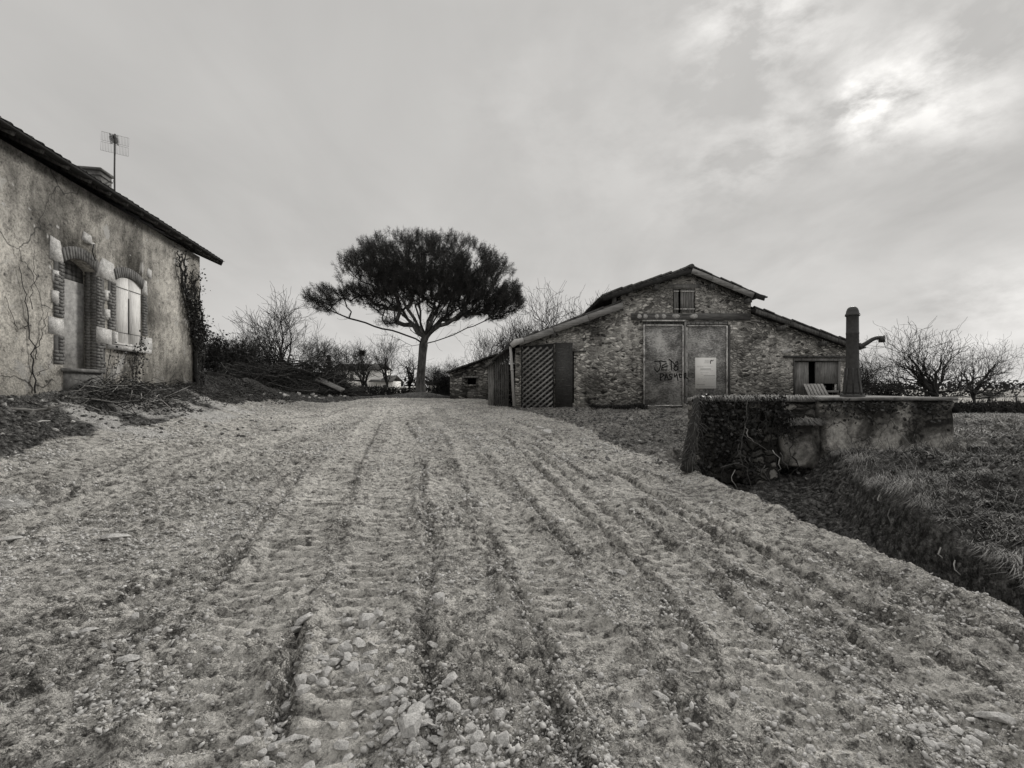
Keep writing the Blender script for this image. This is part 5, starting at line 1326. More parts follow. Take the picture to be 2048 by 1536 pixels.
b = MB()
for P in ([(1496, 800), (1490, 850), (1481, 905), (1486, 940)], [(1470, 925), (1495, 935), (1505, 990)], [(1486, 870), (1540, 905)], [(1440, 935), (1480, 925)]):
    b.tube(wander([at(px, py, 7.25) for px, py in P], 4, .01, rs), .006, 4)
tag(b.build('dead_sapling', M['stem'], None, False, at(1488, 940, 7.25)), 'thin dead sapling hanging down the left part of the trough', 'dead plant')

# ------------------------------------------------------------------ trees
def bare_tree_segs(seed, H, spread, trunk=.18, nlimb=5, rad=.12, levels=4, up=.35, multi=1, wig=.16, tipr=.011, dens=1.):
    r_ = random.Random(seed); segs = []
    def branch(p, d, L, r0, lev):
        n = max(3, int(L/(.32 if lev < 2 else .2))); step = L/n; pts = []
        for i in range(n):
            nd = (d+Vector((r_.gauss(0, wig), r_.gauss(0, wig), r_.gauss(0, wig)+up*.14))).normalized()
            q = p+nd*step; ra = r0*(1-.72*i/n); rb_ = r0*(1-.72*(i+1)/n)
            segs.append((*p, *q, max(ra, tipr), max(rb_, tipr), lev)); pts.append((q, nd, rb_)); p, d = q, nd
        if lev >= levels: return
        nc = max(2, int([0, 6, 8, 6, 3][min(lev+1, 4)]*dens)) if lev > 0 else nlimb
        for k in range(nc):
            t = (r_.uniform(.25, 1.0) if lev > 0 else r_.uniform(.7, 1.0)); q, nd, rr = pts[min(len(pts)-1, int(t*len(pts)))]
            ax = Vector((r_.gauss(0, 1), r_.gauss(0, 1), r_.gauss(0, .6))); ax = (ax-nd*ax.dot(nd)).normalized()
            ang = r_.uniform(.35, .95) if lev > 0 else r_.uniform(.25, 1.05)*spread
            cd_ = (nd*math.cos(ang)+ax*math.sin(ang)).normalized()
            if lev == 0: cd_ = Vector((ax.x*math.sin(ang), ax.y*math.sin(ang), math.cos(ang))).normalized()
            branch(q, cd_, L*r_.uniform(.45, .75) if lev > 0 else H*r_.uniform(.5, .72), max(rr*r_.uniform(.5, .75), tipr) if lev > 0 else rad*r_.uniform(.45, .7), lev+1)
    for m_ in range(multi):
        d = Vector((r_.gauss(0, .12*(multi > 1)+.03), r_.gauss(0, .12*(multi > 1)+.03), 1)).normalized()
        branch(Vector((r_.gauss(0, .25)*(multi > 1), r_.gauss(0, .25)*(multi > 1), -.15)), d, H*trunk+.15, rad*(1 if multi == 1 else .6), 0)
    return segs
def make_bare(name, label, loc, sg, ivy=0, cat='tree', group=None, seed=0):
    A = np.array(sg, float); A[:, :3] += np.array(loc); A[:, 3:6] += np.array(loc)
    root = thing(name, loc, label, cat, group)
    thick = A[:, 8] <= 1
    V_, F_ = fast_tubes(A[thick], 6); link_mesh('trunk', V_, F_, M['bark'], root, True)
    V_, F_ = fast_tubes(A[~thick], 3); link_mesh('crown', V_, F_, M['twig'], root)
    return root
protos = {}
def tree_at(kind, px, Y_, H, label, rz=0, wide=1., seed=0, name='bare_tree', dz=0, cat='tree', group='bare trees'):
    p = at(px, 0, Y_); loc = Vector((p.x, Y_, gz(p.x, Y_)+dz))
    key = kind
    if key not in protos:
        kw = {'broad': dict(seed=3, H=6, spread=.95, trunk=.16, nlimb=7, rad=.20, levels=4, up=.5), 'upright': dict(seed=8, H=6, spread=.55, trunk=.3, nlimb=6, rad=.19, levels=4, up=.7),
              'pole': dict(seed=12, H=6, spread=.35, trunk=.45, nlimb=6, rad=.15, levels=4, up=.8, wig=.2), 'multi': dict(seed=22, H=6, spread=.7, trunk=.15, nlimb=4, rad=.12, levels=4, up=.5, multi=3),
              'round': dict(seed=31, H=6, spread=1.0, trunk=.24, nlimb=11, rad=.2, levels=4, up=.6, wig=.2, tipr=.010, dens=.85), 'gnarl': dict(seed=41, H=6, spread=.8, trunk=.35, nlimb=5, rad=.2, levels=3, up=.5, wig=.3)}[kind]
        sg = bare_tree_segs(**kw); zmax = max(s[5] for s in sg)
        root = make_bare(name, label, loc, sg, cat=cat, group=group); protos[key] = (root, zmax)
        s_ = H/zmax; root.scale = (s_*wide, s_*wide, s_); root.rotation_euler = (0, 0, rz); root.name = name; return root
    root, zmax = protos[key]; s_ = H/zmax
    return copy_tree(root, loc, rz, (s_*wide, s_*wide, s_), label)
def hpx(py_top, Y_, x): return CAMZ+(HY-py_top)/F_PX*Y_-gz(x, Y_)
def tp(kind, px, Y_, top, label, rz=0, wide=1., **k): return tree_at(kind, px, Y_, hpx(top, Y_, (px-CX)/F_PX*Y_), label, rz, wide, **k)
tp('broad', 560, 29, 583, 'tallest bare tree between the farmhouse and the pine, broad open crown', .4, 1.0)
tp('multi', 505, 31, 640, 'many-stemmed bare tree close left of the tallest one beyond the farmhouse', 1.2, 1.1)
tp('multi', 448, 33, 652, 'bare tree just beyond the ivy-covered house corner', 2.5, 1.1)
tp('upright', 612, 33, 655, 'slim bare tree under the tip of the long pine branch', .7, 1.1)
tp('pole', 655, 35, 660, 'thin bare tree beside the small dark conifer', 1.9, 1.2)
tp('pole', 697, 34, 668, 'spindly bare tree standing left of the tree with the twig ball', 3.1, 1.25)
tp('upright', 728, 36, 672, 'bare tree with a dark twig ball in its top, before the white house', 2.2, 1.1)
tp('gnarl', 757, 33, 690, 'short crooked bare tree in front of the white house gable', .2, 1.2)
tp('upright', 777, 37, 655, 'tall thin bare tree right of the white house', 4.0, .9)
tp('gnarl', 812, 32, 695, 'dark gnarled bare tree immediately left of the pine trunk', 1.5, 1.1)
tp('multi', 868, 34, 715, 'low many-stemmed bare tree immediately right of the pine trunk', .1, 1.2)
tp('upright', 905, 38, 705, 'bare sapling behind the outbuilding roof end', 1.1, 1.1)
tp('broad', 978, 36, 640, 'bare tree behind the outbuilding, partly under the right side of the pine', 2.0, 1.0)
tp('upright', 1052, 40, 610, 'bare tree rising behind the low left barn roof', 3.3, 1.1)
tp('round', 1130, 42, 553, 'highest bare tree behind the barn, rounded fan of branches', 1.2, .85)
tp('upright', 1180, 41, 572, 'bare tree half hidden by the upper barn roof', 5.0, 1.15)
tp('round', 1872, 24, 627, 'wide dark bare tree beyond the right end of the trough', .5, 1.12)
tp('round', 1950, 29, 665, 'many-stemmed bare tree leaning over the field, rightmost of the large trees', 2.9, .85)
tp('gnarl', 1812, 26, 700, 'small bare tree between the pump and the wide dark tree', 2.2, 1.2)
tp('multi', 1735, 30, 695, 'thin bare tree half hidden behind the pump column', .9, .9)
tp('multi', 1985, 42, 775, 'small round bare bush far out by the field hedge', 1.9, 1.9, )
# twig ball
c0 = at(724, 706, 36); b = MB()
for k in range(260):
    d = Vector((rs.gauss(0, 1), rs.gauss(0, 1), rs.gauss(0, 1))).normalized()*.24; e = d+Vector((rs.gauss(0, .1), rs.gauss(0, .1), rs.gauss(0, .1))); b.tube([c0-d*.6, c0+d*.4, c0+e], .012, 3)
tag(b.build('twig_ball', M['twig'], None, False, c0), 'dark round mistletoe ball high in a bare tree before the white house', 'mistletoe')
# evergreen bushes beyond the farmhouse
def bush(px, py0, py1, Y_, wpx, label, n, mat='evergreen', size=.13, name='evergreen_bush', group=None):
    ctr_ = at(px, (py0+py1)/2, Y_); rx_ = wpx/2/F_PX*Y_; rz_ = (py1-py0)/2/F_PX*Y_
    root = thing(name, Vector((ctr_.x, Y_, gz(ctr_.x, Y_))), label, 'bush', group)
    g = np.random.default_rng(int(px)); sg = []; tips = []
    for k in range(60):
        d = g.normal(size=3); d /= np.linalg.norm(d); d[2] = abs(d[2])*.9-.1
        e = np.array(ctr_)+d*np.array([rx_, rx_*.7, rz_])*g.uniform(.6, 1.05); a = np.array([ctr_.x+g.normal(0, .3), Y_+g.normal(0, .2), gz(ctr_.x, Y_)])
        m1 = a*.5+e*.5+g.normal(0, .12, 3); sg += [(*a, *m1, .03, .02), (*m1, *e, .02, .006)]; tips.append(e)
        for q in range(3):
            f_ = e+g.normal(0, .3, 3)+np.array([0, 0, .2]); sg.append((*e, *f_, .008, .004))
    V_, F_ = fast_tubes(sg, 4); link_mesh('branches', V_, F_, M['bark'], root)
    tips = np.array(tips); pick = tips[g.integers(0, len(tips), n)]+g.normal(0, 1, (n, 3))*np.array([rx_*.16, rx_*.14, rz_*.17])
    low = np.array(ctr_)+g.normal(0, .5, (n//2, 3))*np.array([rx_*.9, rx_*.5, rz_*.7])-np.array([0, 0, rz_*.3])
    pick = np.concatenate([pick, low]); pick = pick[pick[:, 2] > gz(ctr_.x, Y_)-.1]
    V_, F_ = quads_cloud(pick, size, (0, -.3, .3), .6, int(px)); link_mesh('foliage', V_, F_, M[mat], root)
bush(432, 668, 790, 27, 80, 'tall dark evergreen bush touching the ivy corner of the farmhouse', 2600)
bush(478, 690, 795, 26, 90, 'dark evergreen bush in the middle of the thicket beyond the farmhouse', 2400)
bush(548, 700, 795, 27, 80, 'ivy-choked bush round the foot of the tallest bare tree', 2200)
bush(590, 735, 797, 25, 90, 'low dark bramble bush beside the brush heap', 1500)
bush(892, 748, 792, 30, 34, 'small dark bush between the pine trunk and the outbuilding', 500)
bush(1690, 765, 800, 26, 80, 'low dark scrub behind the pump base', 500)
bush(1775, 768, 800, 28, 70, 'low scrub behind the trough, left of the wide bare tree', 400)
# small conifer
cp = at(658, 782, 40); root = thing('small_conifer', cp, 'small dark pointed conifer in front of the white house', 'conifer')
b = MB(); b.tube([cp, cp+Vector((0, 0, 2.9))], [.07, .02], 6); b.build('trunk', M['bark'], root)
C = [];
for k in range(1500):
    h_ = rs.random()**1.4; a = rs.uniform(0, 6.28); r_ = (1-h_)*.62*rs.uniform(.4, 1)+.03; C.append((cp.x+r_*math.cos(a), cp.y+r_*math.sin(a), cp.z+.2+h_*2.75))
V_, F_ = quads_cloud(np.array(C), .17, (0, 0, -.2), .5, 2); link_mesh('crown', V_, F_, M['conifer'], root)

# the umbrella pine
PYD = 28.0
pb = at(842, 790, PYD); pb.z = gz(pb.x, PYD)-.2
pine = thing('umbrella_pine', pb, 'large dark umbrella pine with a dense domed crown and one long low branch', 'pine')
pr = random.Random(17); pg = np.random.default_rng(17)
def pp(px, py, dy=0): return np.array(at(px, py, PYD))+np.array([0, dy, 0])
limbs = [([(842, 800, 0), (841, 765, 0), (842, 735, 0), (845, 705, 0), (847, 688, 0)], 'trunk'),
  ([(847, 688, 0), (832, 678, -.3), (805, 668, -.6), (775, 662, -.9), (742, 652, -1.1), (712, 640, -1.2), (690, 632, -1.2), (664, 622, -1.2), (640, 612, -1.1)], 'l'),
  ([(712, 640, -1.2), (716, 628, -1.1), (705, 617, -1.0), (680, 606, -.9), (655, 596, -.9)], 'l'),
  ([(845, 695, 0), (822, 690, .3), (795, 678, .6), (768, 666, .9)], 'l'),
  ([(847, 688, 0), (842, 660, .1), (840, 625, 0), (838, 590, 0), (836, 545, 0), (840, 500, 0)], 'l'),
  ([(847, 688, 0), (858, 660, -.2), (870, 635, -.4), (885, 605, -.6), (900, 565, -.8), (915, 520, -.8)], 'l'),
  ([(847, 690, 0), (870, 682, .2), (905, 668, .5), (945, 648, .8), (985, 630, 1.0), (1015, 615, 1.0), (1035, 604, 1)], 'l'),
  ([(850, 676, 0), (880, 655, -.4), (915, 640, -.8), (955, 622, -1.2), (995, 600, -1.4)], 'l'),
  ([(850, 670, 0), (872, 645, .5), (905, 618, 1.), (940, 590, 1.5), (970, 555, 1.8)], 'l'),
  ([(845, 678, 0), (825, 650, .4), (798, 622, .8), (765, 596, 1.1), (732, 570, 1.3), (705, 545, 1.3)], 'l'),
  ([(845, 672, 0), (832, 640, -.5), (812, 605, -1.0), (788, 565, -1.4), (765, 525, -1.6)], 'l'),
  ([(847, 668, 0), (855, 625, 1.2), (862, 580, 2.2), (868, 530, 3.0)], 'l'), ([(847, 672, 0), (845, 635, -1.2), (838, 590, -2.2), (830, 540, -3.0)], 'l'),
  ([(847, 676, 0), (880, 640, -1.2), (915, 600, -2.2), (945, 560, -2.8)], 'l'), ([(845, 676, 0), (812, 640, 1.3), (775, 610, 2.2), (745, 575, 2.8)], 'l'), ([(846, 680, 0), (820, 655, -1), (785, 640, -1.8), (755, 615, -2.2)], 'l')]
nodes, parent, fixed = [], [], []
def addn(p, par): nodes.append(np.array(p, float)); parent.append(par); return len(nodes)-1
lowids = []
for P, kind in limbs:
    par = -1
    P3 = [pp(*q) for q in P]; is_low = P[1][0] in (832, 716) and P[0][1] in (688, 640) and (P[1][1] in (678, 628)) and len(P) in (9, 5) and kind == 'l'
    if nodes:
        dd = [np.linalg.norm(n_-P3[0]) for n_ in nodes]; par = int(np.argmin(dd))
    else: par = addn(P3[0], -1)
    for a, b_ in zip(P3[:-1], P3[1:]):
        L = np.linalg.norm(b_-a); m_ = max(1, int(L/.45))
        for i in range(1, m_+1):
            q = a+(b_-a)*i/m_+(pg.normal(0, .035, 3) if kind == 'l' else 0); par = addn(q, par)
            if is_low: lowids.append(par)
fork = pp(847, 688)
sc_ = PYD/F_PX
E = [(850, 535, 155, 62, 4.3, 2000), (848, 555, 110, 40, 2.5, 250), (742, 545, 66, 50, 2.9, 380), (968, 552, 62, 55, 3.0, 380), (1002, 592, 50, 30, 2.4, 300), (940, 606, 60, 26, 2.2, 170), (905, 628, 40, 14, 2., 40), (658, 603, 38, 26, 1.1, 150), (855, 585, 130, 42, 3.6, 480), (775, 642, 26, 9, .9, 26), (985, 626, 36, 14, 1.2, 60), (1022, 606, 30, 20, 1.4, 90), (715, 585, 42, 24, 1.6, 110), (770, 612, 40, 16, 1.8, 60)]
tufts = []
for px, py, rx_, ry_, dd, n in E:
    k = 0
    while k < n:
        u = pg.normal(size=3); u /= np.linalg.norm(u); rr = pg.random()**(1/3.)*1.0
        if n > 500 and rr < .35: continue
        u *= rr
        pxx, pyy = px+u[0]*rx_, py-u[2]*ry_
        if pyy > 668-.26*abs(pxx-846)-0*abs(u[1]) and n > 200: continue
        # lumpy outline
        if n > 100 and rr > .6 and vnoise(np.array([pxx*.04]), np.array([pyy*.06+u[1]*2.2]), 5)[0] < .35: continue
        tufts.append(pp(pxx, pyy, u[1]*dd*(1 if n > 200 else 1)+(-1.1 if px < 700 else 0))); k += 1
tufts = np.array(tufts); tufts = tufts[np.argsort(np.linalg.norm(tufts-fork, axis=1))]
NB = np.zeros((40000, 3)); NB[:len(nodes)] = np.array(nodes); cnt = len(nodes); tipn = []
lowmask = np.zeros(40000, bool); lowmask[lowids] = True
dfk = np.zeros(40000); dfk[:cnt] = np.linalg.norm(NB[:cnt]-fork, axis=1); dfk[:9] = 99
for t in tufts:
    tpx = CX+t[0]/t[1]*F_PX; pen = np.zeros(cnt)
    if tpx > 712: pen[lowmask[:cnt]] = 60
    dt = np.linalg.norm(t-fork); dv = pen+ np.linalg.norm(NB[:cnt]-t, axis=1)+np.where(dfk[:cnt] > dt-.05, 50, 0)+.12*np.maximum(0, NB[:cnt, 2]-t[2]+.2)*4
    j = int(np.argmin(dv)); a = NB[j].copy(); L = np.linalg.norm(t-a); m_ = max(1, int(L/.4)); par = j
    sag = np.array([0, 0, -.10*L])
    for i in range(1, m_+1):
        s_ = i/m_; q = a+(t-a)*s_+sag*math.sin(math.pi*s_)+(pg.normal(0, .03, 3) if i < m_ else 0)
        NB[cnt] = q; dfk[cnt] = np.linalg.norm(q-fork); lowmask[cnt] = lowmask[par]; parent.append(par); par = cnt; cnt += 1
    tipn.append(par)
nl0 = len(nodes)
for _ in range(330):                                  # dead bare branchlets under the crown
    j = int(pg.integers(14, nl0)); a = NB[j].copy(); d_ = (a-fork); d_ /= max(np.linalg.norm(d_), .3); par = j; d_ = d_+pg.normal(0, .5, 3)
    for i in range(int(pg.integers(2, 5))):
        d_ = d_+pg.normal(0, .25, 3)+np.array([0, 0, .05]); a = a+d_/np.linalg.norm(d_)*.26; NB[cnt] = a; parent.append(par); par = cnt; cnt += 1
w_ = np.zeros(cnt); w_[tipn] += 1
for i in range(cnt-1, 0, -1):
    if parent[i] >= 0: w_[parent[i]] += max(w_[i], .4)
rad_ = np.clip(.0075*np.maximum(w_, .6)**.42, .007, .2)
zt = NB[:cnt, 2]
lowset = None
segT, segB = [], []
for i in range(1, cnt):
    p_ = parent[i]
    rec = (*NB[p_], *NB[i], rad_[p_] if rad_[p_] < rad_[i]*1.6 else rad_[i]*1.25, rad_[i])
    (segT if rad_[i] > .06 else segB).append(rec)
b = MB(); TP = [pp(842, 801), pp(841, 780), pp(841, 760), pp(843, 735), pp(845, 708), pp(847, 690), pp(848, 676)]
b.tube(TP, [.40, .31, .265, .245, .24, .26, .17], 14); b.build('trunk', M['pinebark'], pine, True)
segT = [s for s in segT if s[2] > TP[4][2]]
V_, F_ = fast_tubes(segT, 7); link_mesh('limbs', V_, F_, M['pinebark'], pine, True)
V_, F_ = fast_tubes(segB, 3); link_mesh('branches', V_, F_, M['bark'], pine)
# needle tufts: brushes of needles that turn up at the shoot ends
T = tufts; nn = 62
dirs = T-(fork+np.array([0, 0, 1.2])); dirs /= np.linalg.norm(dirs, axis=1, keepdims=True); dirs += np.array([0, 0, .9]); dirs /= np.linalg.norm(dirs, axis=1, keepdims=True)
g = np.random.default_rng(9)
T2 = np.repeat(T, nn, 0); D2 = np.repeat(dirs, nn, 0)+g.normal(0, .75, (len(T)*nn, 3)); D2 /= np.linalg.norm(D2, axis=1, keepdims=True)
along = g.uniform(-.28, .16, (len(T2), 1))
base_ = T2+np.repeat(dirs, nn, 0)*along+g.normal(0, .05, (len(T2), 3)); Ln = g.uniform(.10, .20, (len(T2), 1))
sd_ = np.cross(D2, g.normal(size=D2.shape)); sd_ /= np.linalg.norm(sd_, axis=1, keepdims=True)
V_ = np.stack([base_-sd_*.0075, base_+sd_*.0075, base_+D2*Ln], 1).reshape(-1, 3)
link_mesh('crown', V_, np.arange(len(V_)).reshape(-1, 3), M['needles'], pine)

# ------------------------------------------------------------------ far things
def far_house():
    root = thing('white_house', at(715, 785, 85), 'distant white house with low grey slate roofs behind the bare trees', 'house')
    m = lambda x, z, d: Vector((x, 85-d, z))
    def pxz(px, py): p = at(px, py, 85); return p.x, p.z
    b = MB(); x0, z0 = pxz(664, 792); x1, z1 = pxz(762, 738); b.box(m, x0, x1, z0, z1, -7, 0); x2, z2 = pxz(786, 762); b.box(m, x1+.01, x2, z0, z2, -6, .5); b.build('wall', M['white_wall'], root)
    for a, c, t_, u_ in ((662, 765, 726, 738), (741, 789, 750, 762.5)):
        (xa, za), (xc, zc_) = pxz(a, u_), pxz(c, t_); b = MB()
        f0 = .4 if a < 700 else 1.2
        P = [m(xa, za, f0), m(xc, za, f0), m(xc-.3, zc_, -3.2), m(xa+.3, zc_, -3.2), m(xa, za, -7.3), m(xc, za, -7.3)]
        b.add(P+[p-Vector((0, 0, .15)) for p in P], [(0, 1, 2, 3), (3, 2, 5, 4), (6, 7, 1, 0), (0, 3, 9, 6), (1, 7, 8, 2), (3, 4, 10, 9), (2, 8, 11, 5), (8, 7, 6, 9), (11, 8, 9, 10)]); b.build('roof', M['slate'], root)
    for a, c, t_, u_ in ((700, 707, 748, 762), (716, 724, 772, 786), (672, 679, 750, 760), (768, 776, 770, 784)):
        (xa, zc_), (xc, za) = pxz(a, t_), pxz(c, u_); b = MB(); b.box(m, xa, xc, za, zc_, .02 if a < 760 else .52, .06 if a < 760 else .56); b.build('window', M['slate'], root)
far_house()
def low_building(px0, px1, py0, py1, Y_, label, name='farm_building', roofpx=6):
    root = thing(name, at((px0+px1)/2, py1, Y_), label, 'building'); m = lambda x, z, d: Vector((x, Y_-d, z))
    a, c = at(px0, py1, Y_), at(px1, py0, Y_); b = MB(); b.box(m, a.x, c.x, a.z-1, c.z, -8, 0); b.build('wall', M['white_wall'], root)
    b = MB(); e = at(px0, py0-roofpx, Y_); P = [m(a.x-.3, c.z, .4), m(c.x+.3, c.z, .4), m(c.x+.3, e.z, -4), m(a.x-.3, e.z, -4), m(a.x-.3, c.z, -8.4), m(c.x+.3, c.z, -8.4)]
    b.add(P, [(0, 1, 2, 3), (3, 2, 5, 4), (0, 3, 4), (1, 5, 2), (0, 4, 5, 1)]); b.build('roof', M['slate'] if roofpx > 4 else M['white_wall'], root)
low_building(858, 905, 770, 779, 90, 'long low pale building seen between the pine trunk and the outbuilding', roofpx=10)
low_building(786, 838, 776, 783, 110, 'flat pale shed roof showing just left of the pine trunk', roofpx=3)
low_building(1722, 1752, 775, 790, 70, 'pale far building with a bright roof right of the pump base', roofpx=8)
def hedge_row(name, label, pts, h, w__, n, seed, mat='hedge', size=.16):
    g = np.random.default_rng(seed); P = np.array(pts, float); s_ = g.random(n)*(len(P)-1); i = s_.astype(int); f_ = (s_-i)[:, None]
    q = P[i]*(1-f_)+P[i+1]*f_
    hh = h*(.55+.9*vnoise(q[:, 0]*.35, q[:, 1]*.35, seed))
    C = np.stack([q[:, 0]+g.normal(0, w__, n), q[:, 1]+g.normal(0, w__, n), h_base(q[:, 0], q[:, 1])+hh*g.random(n)**.8], 1)
    root = thing(name, (P[0, 0], P[0, 1], float(h_base(P[0, 0], P[0, 1]))), label, 'hedge')
    sg = []
    for k in range(n//12):
        c = C[k*7 % n]; a = np.array([c[0]+g.normal(0, .2), c[1]+g.normal(0, .2), h_base(c[0], c[1])]); e = c+np.array([g.normal(0, .2), g.normal(0, .2), .25]); sg.append((*a, *e, .02, .006))
    V_, F_ = fast_tubes(sg, 3); link_mesh('stems', V_, F_, M['twig'], root)
    V_, F_ = quads_cloud(C, size, (0, -.2, .3), .6, seed); link_mesh('foliage', V_, F_, M[mat], root)
hedge_row('hedge', 'dark low field hedge on the far right beyond the trough', [(17, 22.5), (21, 22), (27, 22.5), (36, 24)], .5, .3, 14000, 3, 'hedge', .09)
hedge_row('hedge', 'dark strip of undergrowth behind the drive crest, left of the pine', [(-12.5, 30.5), (-10, 30), (-7, 30.5), (-3.6, 31.5)], .48, .4, 8000, 4, 'hedge', .09)
hedge_row('hedge', 'undergrowth between the pine mound and the outbuilding', [(-4.6, 31.2), (-3.4, 30.5), (-1.5, 30)], .6, .3, 3600, 5, 'hedge', .09)
hedge_row('hedge', 'long far hedgerow crossing the pale fields', [(30, 68), (60, 66), (110, 70)], 1.3, .6, 2600, 6, 'hedge', .4)
hedge_row('hedge', 'farthest tree line on the horizon at the right', [(60, 330), (200, 320), (420, 340)], 5, 4, 3500, 7, 'hedge', 2.2)
hedge_row('hedge', 'far dark tree line behind the farmhouse and white house', [(-260, 230), (-120, 210), (-20, 220), (30, 230)], 5, 4, 3000, 8, 'hedge', 2.0)
fn = thing('wire_fence', at(1990, 805, 30), 'thin post and rail fence in front of the pale fields at the right', 'fence')
b = MB(); b.tube([(14, 31, 1.05), (24, 30.5, .98), (36, 31, 1.0)], .03, 5); b.build('rail', M['wood_dark'], fn)
for k in range(9):
    x_ = 14+k*2.7; b = MB(); b.tube([(x_, 31, gz(x_, 31)-.2), (x_+.02, 31, 1.15)], .045, 6); b.build('post', M['wood_dark'], fn)

# ------------------------------------------------------------------ brush, rubble and debris
def stick_pile(name, label, cat, ctr_, rx_, ry_, rz_, n, seed, rmax=.025, Lm=1.6, mats=('darkstem', 'stem')):
    r_ = random.Random(seed); root = thing(name, ctr_, label, cat)
    for mi, mat in enumerate(mats):
        b = MB()
        for k in range(int(n*(.72 if mi == 0 else .28))):
            a = r_.uniform(0, 6.28); q = math.sqrt(r_.random()); x_, y_ = ctr_[0]+rx_*q*math.cos(a), ctr_[1]+ry_*q*math.sin(a)
            z_ = gzf(x_, y_)+rz_*(1-q*q)*r_.uniform(.1, 1.05)
            yaw = r_.gauss(0, .9); L = Lm*r_.uniform(.4, 1.2); d = Vector((math.cos(yaw), math.sin(yaw)*.6, r_.gauss(-.05, .28)))*L/2
            p = Vector((x_, y_, z_)); j = Vector((r_.gauss(0, .06), r_.gauss(0, .06), r_.gauss(0, .08))); r0 = r_.uniform(.3, 1)*rmax
            b.tube([p-d, p+j, p+d+j*.4], [r0, r0*.8, r0*.35], 4)
        b.build('dead_branches' if mi == 0 else 'pale_sticks', M[mat], root)
    return root
def leaves_on(root, ctr_, rx_, ry_, rz_, n, seed, mat='ivy', size=.07):
    g = np.random.default_rng(seed); a = g.uniform(0, 6.28, n); q = np.sqrt(g.random(n)); x_, y_ = ctr_[0]+rx_*q*np.cos(a), ctr_[1]+ry_*q*np.sin(a)
    z_ = gzf_arr(x_, y_)+rz_*(1-q*q)*g.random(n)
    V_, F_ = quads_cloud(np.stack([x_, y_, z_], 1), size, (0, -.2, .4), .6, seed); link_mesh('leaves', V_, F_, M[mat], root)
bp_ = at(625, 780, 23.5); bc = (bp_.x, 23.5, gzf(bp_.x, 23.5))
r0_ = stick_pile('brush_heap', 'large heap of cut dark brushwood at the end of the drive left of the pine', 'brush heap', bc, 2.3, 1.6, 1.65, 900, 3, .028, 1.5); leaves_on(r0_, bc, 2.2, 1.5, 1.5, 5200, 4, 'evergreen', .10)
bp2 = at(520, 785, 22); bc2 = (bp2.x, 22., gzf(bp2.x, 22.)); r1_ = stick_pile('brush_heap', 'low brushwood heap nearer the farmhouse, in front of the evergreen bushes', 'brush heap', bc2, 2.6, 1.4, .9, 520, 5, .022, 1.5); leaves_on(r1_, bc2, 2.6, 1.4, .85, 3400, 6, 'evergreen', .09)
for lx, ly, lr, sd__, lab in ((455, 17.5, 2.4, 31, 'thin spread of twigs and leaves on the earth mound past the house corner'),):
    q = at(lx, 0, ly); c_ = (q.x, ly, gzf(q.x, ly)); r4_ = stick_pile('twig_litter', lab, 'litter', c_, lr, lr*.8, .12, 260, sd__, .013, .9); leaves_on(r4_, c_, lr, lr*.8, .12, 800, sd__, 'evergreen', .07)
b = MB(); b.beam(at(634, 757, 22.6), at(686, 781, 22.3), .28, .06, (0, -.5, 1)); tag(b.build('old_board', M['wood_grey'], None, False, at(660, 770, 22.4)), 'old grey board leaning on the brush heap', 'board')
q = HW(-4.7, .65, 0); dc = (q.x, q.y, gzf(q.x, q.y)); r2_ = stick_pile('bramble_heap', 'heap of torn ivy, brambles and sticks against the farmhouse doorstep', 'brush heap', dc, .8, 1.5, .45, 330, 8, .012, .8, ('darkstem', 'deadwood')); leaves_on(r2_, dc, .75, 1.4, .45, 800, 9, 'ivy', .055)
q = HW(-1.7, .6, 0); dc = (q.x, q.y, gzf(q.x, q.y)); r3_ = stick_pile('bramble_heap', 'low litter of twigs and ivy along the wall below the shuttered window', 'brush heap', dc, .8, 1.6, .22, 180, 18, .011, .8); leaves_on(r3_, dc, .8, 1.6, .2, 350, 19, 'ivy', .06)
dl = ground_hit(60, 835); b = MB()
for P in ([(5, 826, .1), (12, 818, .2), (45, 819, .16), (70, 821, .14), (98, 817, .2), (112, 813, .24), (128, 808, .34)], [(70, 821, .14), (60, 832, .06), (32, 842, .03)], [(8, 806, .3), (12, 818, .2), (6, 828, .05)], [(98, 817, .2), (108, 810, .28)]):
    Q = []
    for px, py, hh in P: Q.append(at(px, py, dl.y))
    b.tube(Q, list(np.linspace(.03, .012, len(Q))), 6)
tag(b.build('dead_branch', M['deadwood'], None, True, dl), 'bleached bare branch lying on the dark soil left of the drive', 'branch')
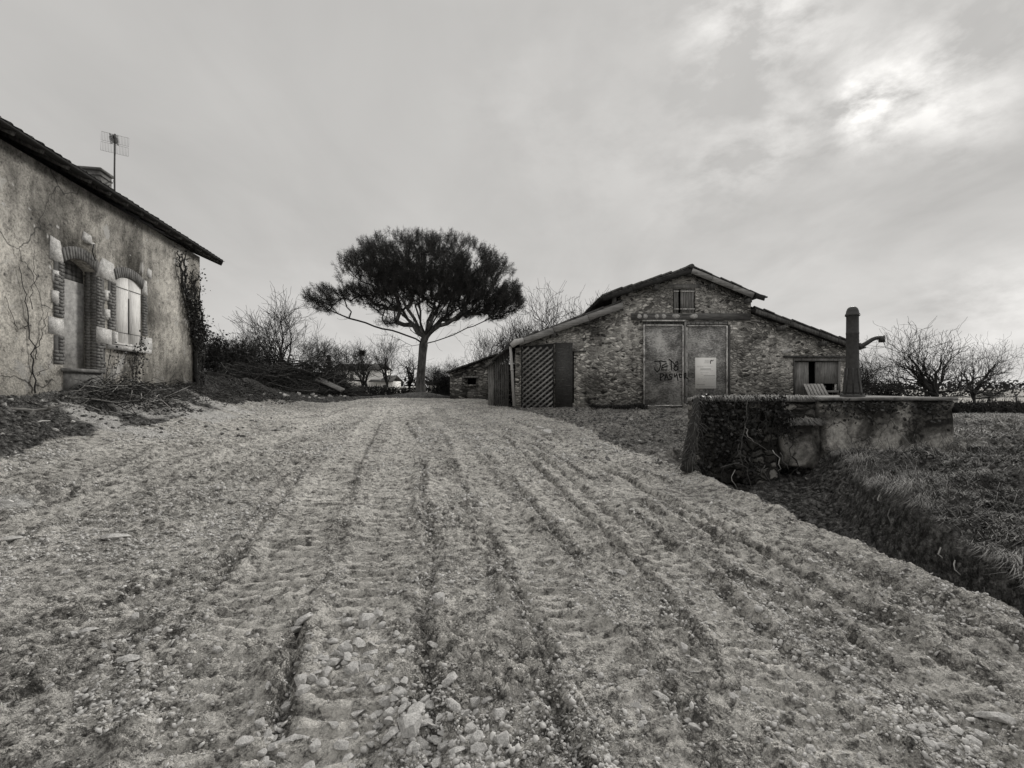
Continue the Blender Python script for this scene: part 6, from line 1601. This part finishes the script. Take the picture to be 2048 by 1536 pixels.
for (a, c), lab in ((((64, 853), (100, 847)), 'short pale stick below the bleached branch'), (((0, 876), (9, 875)), 'pale stick end at the left margin of the photo'), (((2, 768), (24, 812)), 'dark stick leaning in the soil by the farmhouse wall'), (((0, 765), (80, 790)), 'long thin dark stick slanting down beside the farmhouse wall')):
    p, q = ground_hit(*a), ground_hit(*c)
    if p.y > 20: p = at(*a, q.y)
    b = MB(); b.tube([p+Vector((0, 0, .04)), p.lerp(q, .5)+Vector((0, 0, .06)), q+Vector((0, 0, .04))], [.016, .014, .008], 5); tag(b.build('stick', M['deadwood' if 'pale' in lab else 'darkstem'], None, False, p), lab, 'stick')
for _ in range(170):
    p = ground_hit(random.uniform(-20, 560), random.uniform(792, 880)) if random.random() < .6 else ground_hit(random.uniform(1160, 1390), random.uniform(835, 930))
    if p.y > 30 or wall_dist(p.x, p.y) < .15: continue
    put_rock(p.x, p.y, random.uniform(.06, .16)*max(.7, p.y/10), 'dark earth clod or stone lying in the disturbed soil beside the drive', 'clods in the disturbed soil', M['rockdark'] if random.random() < .7 else M['rock'], name='clod', cat='clod')
for k in range(44):
    px = random.gauss(655, 22) if k % 3 else random.uniform(540, 720); py = random.gauss(791, 4.0); p = ground_hit(px, max(787, py))
    if p.y > 27: continue
    put_rock(p.x, p.y, random.uniform(.10, .26), 'pale rubble stone scattered before the brush heap', 'pale rubble by the brush heap', M['rockwhite'] if k % 2 else M['rock'], name='rubble_stone', cat='rubble')
for px, py, s_, lab in ((880, 905, .1, 'dark lump on the drive left of the middle'), (548, 862, .13, 'lone dark stone high on the left track'), (1095, 868, .2, 'flat pale stone near the right edge of the drive'), (1080, 857, .16, 'small pale stone up the drive from the flat pale one'), (820, 1045, .10, 'white chalky lump in the middle of the drive'), (838, 1052, .07, 'white fragment beside the chalky lump'), (14, 1012, .16, 'white lump at the left margin of the drive')):
    p = ground_hit(px, py); put_rock(p.x, p.y, s_*p.y/7, lab, None, M['rockdark'] if 'dark' in lab else M['rockwhite'])
